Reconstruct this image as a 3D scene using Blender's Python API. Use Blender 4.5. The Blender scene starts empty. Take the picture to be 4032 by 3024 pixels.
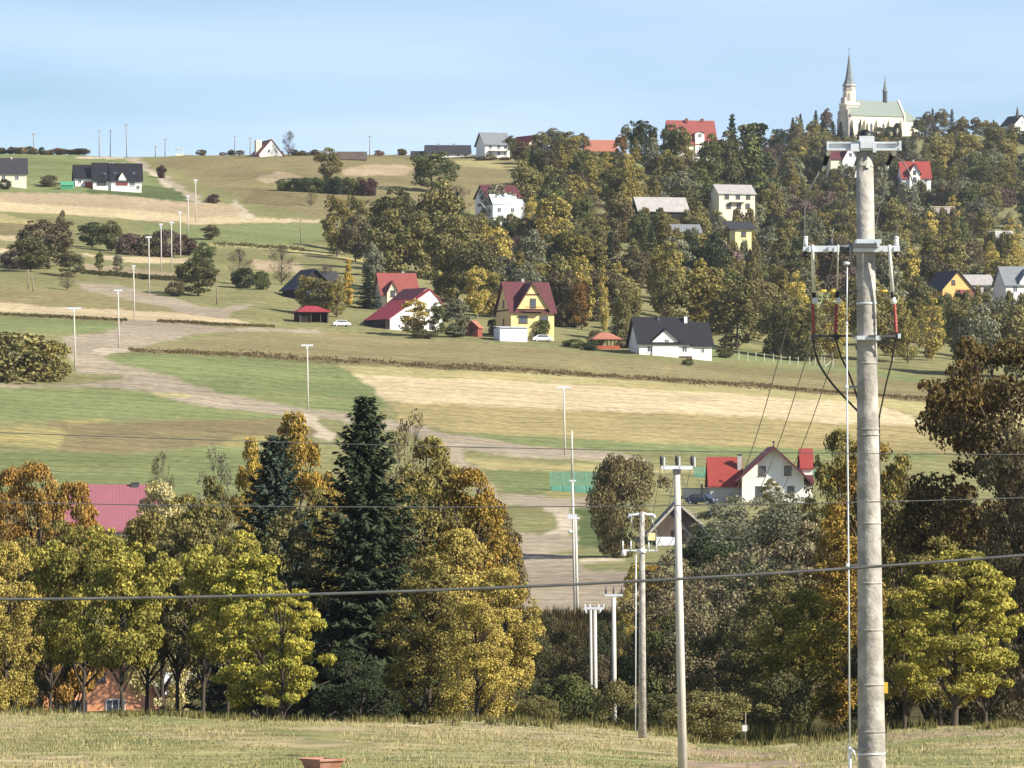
import bpy, math, random
import numpy as np
from mathutils import Vector, Matrix

SC = bpy.context.scene
COL = SC.collection
random.seed(11)
RNG = np.random.default_rng(7)

# ------------------------------------------------------------------ camera, sky, sun, exposure
F = 20000.0            # focal length in photo pixels (4032 wide): a long telephoto
CX, YH = 2016.0, 2000.0  # principal column, horizon row in photo pixels
cam_d = bpy.data.cameras.new('camera')
cam_d.sensor_width = 36.0
cam_d.lens = 36.0 * F / 4032.0
cam_d.shift_y = (YH - 1512.0) / 4032.0
cam_d.clip_start = 1.0
cam_d.clip_end = 12000.0
cam = bpy.data.objects.new('camera', cam_d)
cam.location = (0, 0, 0)
cam.rotation_euler = (math.pi / 2, 0, 0)
COL.objects.link(cam)
SC.camera = cam

SUN_EL, SUN_AZ = math.radians(34), math.radians(65)    # azimuth from behind the camera towards the right
SUN_DIR = Vector((math.sin(SUN_AZ) * math.cos(SUN_EL), -math.cos(SUN_AZ) * math.cos(SUN_EL), math.sin(SUN_EL)))
world = bpy.data.worlds.new('World')
SC.world = world
world.use_nodes = True
wn = world.node_tree
wn.nodes.clear()
w_out = wn.nodes.new('ShaderNodeOutputWorld')
w_bg = wn.nodes.new('ShaderNodeBackground')
w_bg.inputs['Strength'].default_value = 0.063
w_sky = wn.nodes.new('ShaderNodeTexSky')
w_sky.sky_type = 'NISHITA'
w_sky.sun_disc = False
w_sky.sun_elevation = SUN_EL
w_sky.sun_rotation = math.pi - SUN_AZ
w_sky.altitude = 1400
w_sky.air_density = 1.0
w_sky.dust_density = 0.05
w_sky.ozone_density = 4.0
# thin high cirrus veil over the whole sky
w_tc = wn.nodes.new('ShaderNodeTexCoord')
w_map = wn.nodes.new('ShaderNodeMapping')
w_map.inputs['Scale'].default_value = (4, 4, 34)
w_map.inputs['Rotation'].default_value = (0.06, -0.05, 0)
w_noise = wn.nodes.new('ShaderNodeTexNoise')
w_noise.inputs['Scale'].default_value = 1.3
w_noise.inputs['Detail'].default_value = 6
w_ramp = wn.nodes.new('ShaderNodeValToRGB')
w_ramp.color_ramp.elements[0].position = 0.30
w_ramp.color_ramp.elements[0].color = (0, 0, 0, 1)
w_ramp.color_ramp.elements[1].position = 0.80
w_ramp.color_ramp.elements[1].color = (0.36, 0.36, 0.36, 1)
w_mix = wn.nodes.new('ShaderNodeMix')
w_mix.data_type = 'RGBA'
w_mix.inputs['B'].default_value = (10.5, 11.4, 15.0, 1)
wn.links.new(w_tc.outputs['Generated'], w_map.inputs['Vector'])
wn.links.new(w_map.outputs['Vector'], w_noise.inputs['Vector'])
wn.links.new(w_noise.outputs['Fac'], w_ramp.inputs['Fac'])
wn.links.new(w_ramp.outputs['Color'], w_mix.inputs['Factor'])
wn.links.new(w_sky.outputs['Color'], w_mix.inputs['A'])
wn.links.new(w_mix.outputs['Result'], w_bg.inputs['Color'])
wn.links.new(w_bg.outputs['Background'], w_out.inputs['Surface'])

sun_d = bpy.data.lights.new('sun', 'SUN')
sun_d.energy = 5.0
sun_d.angle = math.radians(0.53)
sun_d.color = (1.0, 0.93, 0.80)
sun = bpy.data.objects.new('sun', sun_d)
sun.rotation_euler = SUN_DIR.to_track_quat('Z', 'Y').to_euler()
sun.location = (30, 0, 60)
COL.objects.link(sun)

SC.view_settings.view_transform = 'Standard'
SC.view_settings.look = 'None'
SC.view_settings.gamma = 1.0
SC.view_settings.use_curve_mapping = False
SC.view_settings.exposure = 1.0
SC.cycles.max_bounces = 5
SC.cycles.diffuse_bounces = 2
SC.cycles.glossy_bounces = 2
SC.cycles.transmission_bounces = 3
SC.cycles.transparent_max_bounces = 6

# ------------------------------------------------------------------ materials
MATS = {}
def new_mat(key):
    m = bpy.data.materials.new(key)
    m.use_nodes = True
    nt = m.node_tree
    nt.nodes.clear()
    out = nt.nodes.new('ShaderNodeOutputMaterial')
    MATS[key] = m
    return m, nt, out

def N(nt, t, **kw):
    n = nt.nodes.new(t)
    for k, v in kw.items():
        if k in n.inputs:
            n.inputs[k].default_value = v
        else:
            setattr(n, k, v)
    return n

def noise_factor(nt, src, scale, detail=3.0, lo=0.35, hi=0.65, stretch=None, rough=0.55):
    vec = src
    if stretch:
        mp = N(nt, 'ShaderNodeMapping')
        mp.inputs['Scale'].default_value = stretch
        nt.links.new(src, mp.inputs['Vector'])
        vec = mp.outputs['Vector']
    n = N(nt, 'ShaderNodeTexNoise')
    n.inputs['Scale'].default_value = scale
    n.inputs['Detail'].default_value = detail
    n.inputs['Roughness'].default_value = rough
    nt.links.new(vec, n.inputs['Vector'])
    r = N(nt, 'ShaderNodeMapRange')
    r.inputs['From Min'].default_value = lo
    r.inputs['From Max'].default_value = hi
    nt.links.new(n.outputs['Fac'], r.inputs['Value'])
    return r.outputs['Result']

def mixc(nt, fac, a, b, mode='MIX'):
    m = N(nt, 'ShaderNodeMix')
    m.data_type = 'RGBA'
    m.blend_type = mode
    for sock, v in (('Factor', fac), ('A', a), ('B', b)):
        if isinstance(v, (int, float)):
            m.inputs[sock].default_value = v
        elif isinstance(v, (tuple, list)):
            m.inputs[sock].default_value = (*v[:3], 1)
        else:
            nt.links.new(v, m.inputs[sock])
    return m.outputs['Result']

def surface_mat(key, c1, c2, scale=1.0, rough=0.85, spec=0.2, detail=4.0, stretch=None, metallic=0.0, c3=None, scale3=0.2, bump=0.0, coords='OBJ'):
    """plain procedural surface: two tones of one colour broken up by noise, optional third stain tone"""
    m, nt, out = new_mat(key)
    if coords == 'OBJ':
        src = N(nt, 'ShaderNodeTexCoord').outputs['Object']
    else:
        src = N(nt, 'ShaderNodeNewGeometry').outputs['Position']
    f = noise_factor(nt, src, scale, detail, stretch=stretch)
    col = mixc(nt, f, c1, c2)
    if c3:
        f3 = noise_factor(nt, src, scale3, 3, 0.52, 0.7)
        col = mixc(nt, f3, col, c3)
    b = N(nt, 'ShaderNodeBsdfPrincipled')
    b.inputs['Roughness'].default_value = rough
    b.inputs['Specular IOR Level'].default_value = spec
    b.inputs['Metallic'].default_value = metallic
    nt.links.new(col, b.inputs['Base Color'])
    if bump:
        bp = N(nt, 'ShaderNodeBump')
        bp.inputs['Strength'].default_value = bump
        bp.inputs['Distance'].default_value = 0.063
        nt.links.new(f, bp.inputs['Height'])
        nt.links.new(bp.outputs['Normal'], b.inputs['Normal'])
    nt.links.new(b.outputs['BSDF'], out.inputs['Surface'])
    return m

# parcel colours (linear albedo)
GC = {
    'meadow': (.190, .184, .088), 'green_field': (.158, .182, .080), 'dark_lawn': (.080, .105, .046), 'olive_field': (.205, .176, .092), 'brown_rough': (.170, .140, .076),
    'weed_strip': (.150, .118, .064), 'straw_olive': (.290, .240, .118), 'pale_straw': (.335, .290, .140), 'stubble': (.450, .365, .230), 'tan_soil': (.330, .262, .170),
    'dirt': (.295, .248, .186), 'light_dirt': (.420, .355, .268), 'yellow_grass': (.240, .210, .092), 'near_grass': (.255, .242, .114), 'near_dry': (.365, .302, .180),
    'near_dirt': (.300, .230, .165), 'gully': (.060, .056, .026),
}
def ground_mat():
    """the parcel colour mottled at several scales in world metres, with faint mowing and tillage lines along the slope"""
    m, nt, out = new_mat('ground')
    at = N(nt, 'ShaderNodeAttribute'); at.attribute_name = 'parcel'
    pos = N(nt, 'ShaderNodeNewGeometry').outputs['Position']
    col = at.outputs['Color']
    def scaled(f, amt):
        q = N(nt, 'ShaderNodeMath', operation='MULTIPLY'); q.inputs[1].default_value = amt
        nt.links.new(f, q.inputs[0]); return q.outputs[0]
    def times(c, f, lo, hi):
        r = N(nt, 'ShaderNodeMapRange'); r.inputs['To Min'].default_value = lo; r.inputs['To Max'].default_value = hi
        nt.links.new(f, r.inputs['Value'])
        v = N(nt, 'ShaderNodeVectorMath', operation='SCALE')
        nt.links.new(c, v.inputs[0]); nt.links.new(r.outputs['Result'], v.inputs['Scale'])
        return v.outputs[0]
    col = times(col, noise_factor(nt, pos, .030, 5, .34, .66, stretch=(.6, 1, 1)), .84, 1.14)
    col = mixc(nt, scaled(noise_factor(nt, pos, .11, 5, .46, .70, stretch=(.4, 1, 1)), .15), col, (.30, .235, .105))
    col = mixc(nt, scaled(noise_factor(nt, pos, .23, 4, .50, .72, stretch=(.35, 1, 1)), .16), col, (.10, .125, .045))
    col = times(col, noise_factor(nt, pos, .9, 6, .36, .66, stretch=(.75, 1, 1)), .76, 1.20)
    col = times(col, noise_factor(nt, pos, 5.0, 4, .36, .66), .84, 1.14)
    mp = N(nt, 'ShaderNodeMapping'); mp.inputs['Rotation'].default_value = (0, 0, .07)
    nt.links.new(pos, mp.inputs['Vector'])
    wv = N(nt, 'ShaderNodeTexWave'); wv.bands_direction = 'Y'
    wv.inputs['Scale'].default_value = .12; wv.inputs['Distortion'].default_value = 4.0; wv.inputs['Detail'].default_value = 4.0; wv.inputs['Detail Scale'].default_value = .7
    nt.links.new(mp.outputs['Vector'], wv.inputs['Vector'])
    col = times(col, wv.outputs['Fac'], .90, 1.08)
    w2 = N(nt, 'ShaderNodeTexWave'); w2.bands_direction = 'Y'
    w2.inputs['Scale'].default_value = .045; w2.inputs['Distortion'].default_value = 1.2; w2.inputs['Detail'].default_value = 2.0; w2.inputs['Detail Scale'].default_value = 2.0
    nt.links.new(mp.outputs['Vector'], w2.inputs['Vector'])
    r2 = N(nt, 'ShaderNodeMapRange'); r2.inputs['From Min'].default_value = .78; r2.inputs['From Max'].default_value = .98
    nt.links.new(w2.outputs['Fac'], r2.inputs['Value'])
    col = times(col, r2.outputs['Result'], 1.03, .84)
    b = N(nt, 'ShaderNodeBsdfDiffuse')
    nt.links.new(col, b.inputs['Color'])
    nt.links.new(b.outputs['BSDF'], out.inputs['Surface'])
ground_mat()

surface_mat('concrete', (.25, .235, .21), (.43, .405, .36), 5.0, .9, .2, 9, c3=(.22, .205, .18), scale3=1.1, bump=.3)
surface_mat('concrete_far', (.56, .53, .46), (.48, .455, .40), 1.0, .9, .2)
surface_mat('galv', (.55, .58, .60), (.66, .69, .71), 6.0, .45, .5, 5, metallic=.35)
surface_mat('galv_far', (.66, .69, .72), (.58, .61, .64), 2.0, .6, .4)
surface_mat('dark_steel', (.05, .052, .058), (.085, .085, .09), 5.0, .6, .4)
surface_mat('black_rubber', (.012, .012, .013), (.022, .022, .022), 5.0, .5, .4)
surface_mat('red_shrink', (.30, .055, .035), (.24, .045, .03), 8.0, .45, .45)
surface_mat('yellow_paint', (.62, .42, .06), (.55, .37, .05), 6.0, .5, .4)
surface_mat('green_wire', (.20, .30, .14), (.30, .36, .16), 6.0, .5, .4)
surface_mat('porcelain', (.75, .75, .72), (.62, .62, .60), 6.0, .3, .6)
surface_mat('wire', (.085, .085, .085), (.14, .14, .135), 3.0, .5, .5, metallic=.3)
surface_mat('white_wall', (.80, .78, .72), (.74, .72, .66), .8, .9, .2, c3=(.68, .66, .60), scale3=.25)
surface_mat('cream_wall', (.76, .68, .50), (.70, .62, .45), .8, .9, .2)
surface_mat('yellow_wall', (.70, .54, .25), (.65, .50, .23), .8, .9, .2)
surface_mat('bright_yellow_wall', (.70, .63, .34), (.65, .58, .31), .8, .9, .2)
surface_mat('ochre_wall', (.66, .41, .16), (.60, .37, .14), .8, .9, .2)
surface_mat('orange_wall', (.78, .36, .19), (.70, .31, .16), .8, .9, .2, c3=(.60, .28, .15), scale3=.5)
surface_mat('church_wall', (.82, .72, .54), (.77, .67, .50), .3, .9, .2)
surface_mat('stone', (.36, .32, .29), (.44, .39, .35), .8, .9, .2, 6)
surface_mat('grey_wall', (.34, .33, .31), (.42, .40, .37), 1.0, .9, .2)
surface_mat('brown_trim', (.085, .045, .028), (.11, .06, .035), 3.0, .7, .3)
surface_mat('white_frame', (.78, .77, .74), (.72, .71, .69), 3.0, .6, .3)
surface_mat('brick_low', (.36, .10, .055), (.30, .085, .05), 2.0, .85, .2)
surface_mat('corten', (.36, .20, .145), (.30, .165, .12), 2.0, .85, .2, c3=(.30, .13, .08), scale3=1.2)
surface_mat('grey_sheet', (.40, .42, .45), (.50, .52, .55), 1.0, .6, .3, c3=(.30, .22, .16), scale3=.8)
surface_mat('pale_blue_sheet', (.60, .70, .80), (.66, .75, .84), 1.0, .5, .4)
surface_mat('green_tarp', (.06, .26, .14), (.08, .30, .17), 2.0, .6, .3)
surface_mat('net_green', (.11, .30, .22), (.16, .36, .27), 3.0, .8, .2)
surface_mat('car_dark', (.018, .028, .055), (.022, .034, .065), 1.0, .25, .6)
surface_mat('car_white', (.74, .74, .74), (.70, .70, .70), 1.0, .3, .5)
surface_mat('tyre', (.02, .02, .02), (.03, .03, .03), 4.0, .9, .2)
surface_mat('bark', (.060, .048, .038), (.095, .078, .060), 3.0, .95, .1, stretch=(1, 1, .25))
surface_mat('bark_pale', (.30, .27, .22), (.20, .17, .14), 3.0, .95, .1, stretch=(1, 1, .4))
surface_mat('pole_wood', (.20, .16, .11), (.26, .21, .15), 2.0, .9, .2)
surface_mat('glass', (.045, .055, .07), (.09, .10, .12), 1.2, .12, .6)
surface_mat('purple_board', (.16, .12, .22), (.20, .15, .26), 2.0, .8, .2)

def roof_mat(key, c1, c2, pitch=0.9, rough=.6, spec=.3, axis='X', depth=.5):
    """sheet or tile roof: fine seams running down the slope plus weathering"""
    m, nt, out = new_mat(key)
    src = N(nt, 'ShaderNodeTexCoord').outputs['Object']
    f = noise_factor(nt, src, .9, 5)
    col = mixc(nt, f, c1, c2)
    wv = N(nt, 'ShaderNodeTexWave')
    wv.bands_direction = axis
    wv.inputs['Scale'].default_value = pitch
    wv.inputs['Distortion'].default_value = 0.4
    nt.links.new(src, wv.inputs['Vector'])
    wm = N(nt, 'ShaderNodeMapRange')
    wm.inputs['From Min'].default_value = .0
    wm.inputs['From Max'].default_value = .25
    wm.inputs['To Min'].default_value = depth
    wm.inputs['To Max'].default_value = 0
    nt.links.new(wv.outputs['Fac'], wm.inputs['Value'])
    col = mixc(nt, wm.outputs['Result'], col, tuple(v * .6 for v in c1))
    b = N(nt, 'ShaderNodeBsdfPrincipled')
    b.inputs['Roughness'].default_value = rough
    b.inputs['Specular IOR Level'].default_value = spec
    nt.links.new(col, b.inputs['Base Color'])
    nt.links.new(b.outputs['BSDF'], out.inputs['Surface'])
    return m

roof_mat('roof_black', (.0095, .010, .014), (.016, .016, .021), 1.2)
roof_mat('roof_charcoal', (.028, .027, .032), (.042, .040, .045), 1.2)
roof_mat('roof_maroon', (.105, .026, .033), (.082, .022, .028), 1.3)
roof_mat('roof_red', (.27, .046, .036), (.23, .040, .032), .75)
roof_mat('roof_crimson', (.28, .032, .045), (.24, .030, .040), .75)
roof_mat('roof_brick', (.25, .066, .056), (.21, .056, .048), 1.0)
roof_mat('roof_orange', (.36, .145, .092), (.32, .13, .085), 1.0)
roof_mat('roof_pink', (.27, .098, .122), (.24, .088, .108), .8)
roof_mat('roof_grey', (.30, .28, .265), (.38, .36, .34), .6)
roof_mat('roof_slate', (.16, .17, .185), (.20, .21, .225), 1.0)
roof_mat('roof_copper', (.19, .225, .195), (.22, .255, .22), .35, depth=.2)
roof_mat('spire_copper', (.13, .155, .16), (.18, .205, .20), .8, depth=.2)
roof_mat('boards', (.075, .058, .048), (.12, .095, .08), 1.6, .9, .1)
roof_mat('boards_dark', (.022, .018, .018), (.040, .034, .032), 1.6, .9, .1)

def leaf_mat(key, trans=0.28, rndamp=0.5):
    """leaf: the object's own colour and its 'tint' colour mixed by crown patches and per leaf"""
    m, nt, out = new_mat(key)
    oi = N(nt, 'ShaderNodeObjectInfo')
    at = N(nt, 'ShaderNodeAttribute')
    at.attribute_type = 'OBJECT'
    at.attribute_name = 'tint'
    geo = N(nt, 'ShaderNodeNewGeometry')
    tc = N(nt, 'ShaderNodeTexCoord')
    ad = N(nt, 'ShaderNodeVectorMath', operation='ADD')
    nt.links.new(tc.outputs['Object'], ad.inputs[0])
    mulr = N(nt, 'ShaderNodeMath', operation='MULTIPLY'); mulr.inputs[1].default_value = 37.0
    nt.links.new(oi.outputs['Random'], mulr.inputs[0])
    nt.links.new(mulr.outputs[0], ad.inputs[1])
    patch = noise_factor(nt, ad.outputs[0], 3.2, 3, .42, .62)
    rnd = geo.outputs['Random Per Island']
    s = N(nt, 'ShaderNodeMath', operation='MULTIPLY_ADD')
    s.inputs[1].default_value = 0.5
    nt.links.new(rnd, s.inputs[0])
    pm = N(nt, 'ShaderNodeMath', operation='MULTIPLY'); pm.inputs[1].default_value = .62
    nt.links.new(patch, pm.inputs[0])
    nt.links.new(pm.outputs[0], s.inputs[2])
    col = mixc(nt, s.outputs[0], oi.outputs['Color'], at.outputs['Color'])
    v = N(nt, 'ShaderNodeMapRange')
    v.inputs['To Min'].default_value = 1 - rndamp
    v.inputs['To Max'].default_value = 1 + rndamp
    wn_ = N(nt, 'ShaderNodeTexWhiteNoise')
    wn_.noise_dimensions = '1D'
    nt.links.new(rnd, wn_.inputs['W'])
    nt.links.new(wn_.outputs['Value'], v.inputs['Value'])
    vm = N(nt, 'ShaderNodeVectorMath', operation='SCALE')
    nt.links.new(col, vm.inputs[0])
    nt.links.new(v.outputs['Result'], vm.inputs['Scale'])
    d = N(nt, 'ShaderNodeBsdfDiffuse')
    t = N(nt, 'ShaderNodeBsdfTranslucent')
    nt.links.new(vm.outputs[0], d.inputs['Color'])
    nt.links.new(vm.outputs[0], t.inputs['Color'])
    mx = N(nt, 'ShaderNodeMixShader')
    mx.inputs['Fac'].default_value = trans
    nt.links.new(d.outputs[0], mx.inputs[1])
    nt.links.new(t.outputs[0], mx.inputs[2])
    nt.links.new(mx.outputs[0], out.inputs['Surface'])
    return m
leaf_mat('leaf', .17)
leaf_mat('needle', .10, .4)
leaf_mat('grass_blade', .25, .35)

# ------------------------------------------------------------------ mesh helpers
class MB:
    def __init__(s):
        s.v = []; s.f = []
    def add(s, vs, fs):
        o = len(s.v)
        s.v += [tuple(p) for p in vs]
        s.f += [tuple(i + o for i in f) for f in fs]
        return s
    def box(s, x0, y0, z0, x1, y1, z1):
        return s.add([(x0, y0, z0), (x1, y0, z0), (x1, y1, z0), (x0, y1, z0), (x0, y0, z1), (x1, y0, z1), (x1, y1, z1), (x0, y1, z1)],
                     [(0, 3, 2, 1), (4, 5, 6, 7), (0, 1, 5, 4), (1, 2, 6, 5), (2, 3, 7, 6), (3, 0, 4, 7)])
    def prism(s, pts, vec):
        """extrude a polygon (list of 3D points) along vec"""
        n = len(pts); vec = Vector(vec)
        a = [Vector(p) for p in pts]
        b = [p + vec for p in a]
        fs = [tuple(range(n - 1, -1, -1)), tuple(range(n, 2 * n))]
        fs += [(i, (i + 1) % n, n + (i + 1) % n, n + i) for i in range(n)]
        return s.add(a + b, fs)
    def tube(s, pts, rad, n=8, cap=True):
        pts = [Vector(p) for p in pts]
        m = len(pts)
        if not hasattr(rad, '__len__'):
            rad = [rad] * m
        vs = []; up = None
        for i, p in enumerate(pts):
            t = (pts[min(i + 1, m - 1)] - pts[max(i - 1, 0)])
            t = t.normalized() if t.length > 1e-9 else Vector((0, 0, 1))
            if up is None:
                up = t.orthogonal().normalized()
            up = (up - t * up.dot(t))
            up = up.normalized() if up.length > 1e-6 else t.orthogonal().normalized()
            sd = t.cross(up)
            for k in range(n):
                a = 2 * math.pi * k / n
                vs.append(p + (up * math.cos(a) + sd * math.sin(a)) * rad[i])
        fs = []
        for i in range(m - 1):
            for k in range(n):
                fs.append((i * n + k, i * n + (k + 1) % n, (i + 1) * n + (k + 1) % n, (i + 1) * n + k))
        if cap:
            fs.append(tuple(range(n - 1, -1, -1)))
            fs.append(tuple((m - 1) * n + k for k in range(n)))
        return s.add(vs, fs)
    def lathe(s, c, prof, n=12):
        """prof: list of (r, z) from bottom to top around vertical axis at c"""
        return s.tube([(c[0], c[1], c[2] + z) for r, z in prof], [max(r, 1e-4) for r, z in prof], n)
    def mesh(s, name, mat, smooth=False):
        me = bpy.data.meshes.new(name)
        me.from_pydata(s.v, [], s.f)
        if mat:
            me.materials.append(MATS[mat])
        if smooth:
            me.polygons.foreach_set('use_smooth', [True] * len(me.polygons))
        me.update()
        return me
    def build(s, name, mat, parent=None, smooth=False):
        return put(name, s.mesh(name, mat, smooth), parent)

def put(name, me, parent=None):
    o = bpy.data.objects.new(name, me)
    COL.objects.link(o)
    if parent is not None:
        o.parent = parent
    return o

def tag(o, label=None, cat=None, group=None, kind=None):
    if label: o['label'] = label
    if cat: o['category'] = cat
    if group: o['group'] = group
    if kind: o['kind'] = kind
    return o

def thing(name, label, cat, loc=(0, 0, 0), rz=0.0, group=None):
    o = bpy.data.objects.new(name, None)
    o.empty_display_size = 0.5
    COL.objects.link(o)
    o.location = loc
    o.rotation_euler = (0, 0, rz)
    return tag(o, label, cat, group)

def copy_tree(o, parent=None):
    c = o.copy()
    COL.objects.link(c)
    c.parent = parent
    for ch in o.children:
        copy_tree(ch, c)
    return c

def np_mesh(name, V, Q, mat, smooth=False):
    """mesh from numpy arrays; Q has 3 or 4 columns"""
    me = bpy.data.meshes.new(name)
    nv, nf, k = len(V), len(Q), Q.shape[1]
    me.vertices.add(nv)
    me.vertices.foreach_set('co', np.ascontiguousarray(V, dtype=np.float32).ravel())
    me.loops.add(nf * k)
    me.loops.foreach_set('vertex_index', np.ascontiguousarray(Q, dtype=np.int32).ravel())
    me.polygons.add(nf)
    me.polygons.foreach_set('loop_start', np.arange(0, nf * k, k, dtype=np.int32))
    me.polygons.foreach_set('loop_total', np.full(nf, k, dtype=np.int32))
    if smooth:
        me.polygons.foreach_set('use_smooth', np.ones(nf, dtype=bool))
    if mat:
        me.materials.append(MATS[mat])
    me.update(calc_edges=True)
    me.validate()
    return me

# ------------------------------------------------------------------ terrain
def vnoise(x, y, seed=0):
    xi = np.floor(x).astype(np.int64); yi = np.floor(y).astype(np.int64)
    fx = x - xi; fy = y - yi
    fx = fx * fx * (3 - 2 * fx); fy = fy * fy * (3 - 2 * fy)
    def h(a, b):
        n = (a * 374761393 + b * 668265263 + seed * 974634533) & 0x7fffffff
        n = ((n ^ (n >> 13)) * 1274126177) & 0x7fffffff
        return ((n ^ (n >> 16)) & 0xffff) / 65535.0
    return (h(xi, yi) * (1 - fx) + h(xi + 1, yi) * fx) * (1 - fy) + (h(xi, yi + 1) * (1 - fx) + h(xi + 1, yi + 1) * fx) * fy

def z_of(y, d):
    return (YH - y) / F * d

UG = np.arange(-3000, 7001, 50.0)
DG = np.concatenate([np.arange(0, 520, 5.0), np.arange(520, 3600, 10.0)])
CREST = ([-3000, 0, 600, 1500, 2000, 2300, 2650, 2750, 3000, 3200, 3500, 4032, 7000],
         [2790, 2800, 2803, 2828, 2845, 2862, 2895, 2935, 2945, 2920, 2868, 2838, 2800])
LEFT = [(480, 2425), (520, 2330), (600, 2150), (700, 1900), (760, 1760), (810, 1640), (870, 1490), (920, 1400), (1000, 1290), (1080, 1190),
        (1170, 1090), (1250, 1010), (1330, 930), (1400, 860), (1480, 760), (1560, 685), (1640, 622), (1685, 606)]
RIGHT = [(480, 2425), (520, 2330), (600, 2150), (700, 1900), (760, 1760), (810, 1640), (870, 1490), (920, 1400), (1000, 1330), (1150, 1200), (1300, 1080),
         (1450, 960), (1600, 860), (1750, 770), (1900, 700), (2100, 625), (2300, 565), (2420, 536)]
def smooth01(t):
    t = min(1, max(0, t)); return t * t * (3 - 2 * t)
def profile(u, pts, tail):
    uu = min(4600, max(-400, u))
    ds = [0, 30, 64, 150]; zs = [-1.7, -3.2, -5.0, -7.75]
    ds.append(212); zs.append(z_of(np.interp(u, *CREST), 212))
    ds += [255, 320, 400, 440]; zs += [-12.0, -16.0, -17.0, -15.0]
    for d, y in pts:
        t = smooth01((y - 615) / 160) * smooth01((2080 - y) / 330)
        ds.append(d); zs.append(z_of(y + 0.062 * t * (uu - 1000), d))
    ds += [ds[-1] + 60, ds[-1] + 300, 3700]; z0 = zs[-1]
    zs += [z0 + 1, z0 + tail * .4, z0 + tail]
    return np.interp(DG, ds, zs)
ZT = np.zeros((len(UG), len(DG)))
for i, u in enumerate(UG):
    w = smooth01((u - 2450) / 800)
    ZT[i] = profile(u, LEFT, -25) * (1 - w) + profile(u, RIGHT, -25) * w
ker = np.array([1, 2, 3, 2, 1.0]); ker /= ker.sum()
ZP = np.pad(ZT, ((0, 0), (2, 2)), mode='edge')
ZT = sum(ker[k] * ZP[:, k:k + ZT.shape[1]] for k in range(5))

def H(X, Y):
    X = np.asarray(X, float); Y = np.asarray(Y, float)
    Yc = np.maximum(Y, 1.0)
    u = np.clip(CX + X / Yc * F, -2999, 6999)
    d = np.clip(Yc, 0, 3590)
    iu = np.clip(((u + 3000) / 50).astype(int), 0, len(UG) - 2); fu = (u - UG[iu]) / 50.0
    idd = np.clip(np.searchsorted(DG, d, side='right') - 1, 0, len(DG) - 2)
    fd = (d - DG[idd]) / (DG[idd + 1] - DG[idd])
    z = (ZT[iu, idd] * (1 - fd) + ZT[iu, idd + 1] * fd) * (1 - fu) + (ZT[iu + 1, idd] * (1 - fd) + ZT[iu + 1, idd + 1] * fd) * fu
    far = np.clip((Y - 430) / 200, 0, 1)
    near = np.clip((Y - 20) / 60, 0, 1) * (1 - far)
    z = z + near * 0.16 * (vnoise(X / 2.3, Y / 3.1, 3) - .5) + near * .35 * (vnoise(X / 9, Y / 14, 4) - .5)
    z = z + far * (0.7 * (vnoise(X / 9, Y / 16, 5) - .5) + 1.6 * (vnoise(X / 31, Y / 55, 6) - .5))
    return z
def Hs(x, y):
    return float(H(np.array([x]), np.array([y]))[0])

_dl = np.concatenate([np.arange(60, 300, 1.0), np.arange(300, 3300, 1.5)])
def dist_at(x, y, dmin=445.0, dmax=3300.0):
    """distance at which the line of sight through photo pixel (x, y) meets the ground beyond dmin"""
    dd = _dl[(_dl >= dmin) & (_dl <= dmax)]
    zz = H((x - CX) / F * dd, dd)
    yy = YH - F * zz / dd
    hit = np.nonzero(yy <= y)[0]
    return float(dd[hit[0]]) if len(hit) else float(dd[np.argmin(yy)])
def ground_pt(x, y, dmin=445.0):
    d = dist_at(x, y, dmin)
    X = (x - CX) / F * d
    return Vector((X, d, Hs(X, d))), d
def px(x, y, d):
    return Vector(((x - CX) / F * d, d, (YH - y) / F * d))
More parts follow.
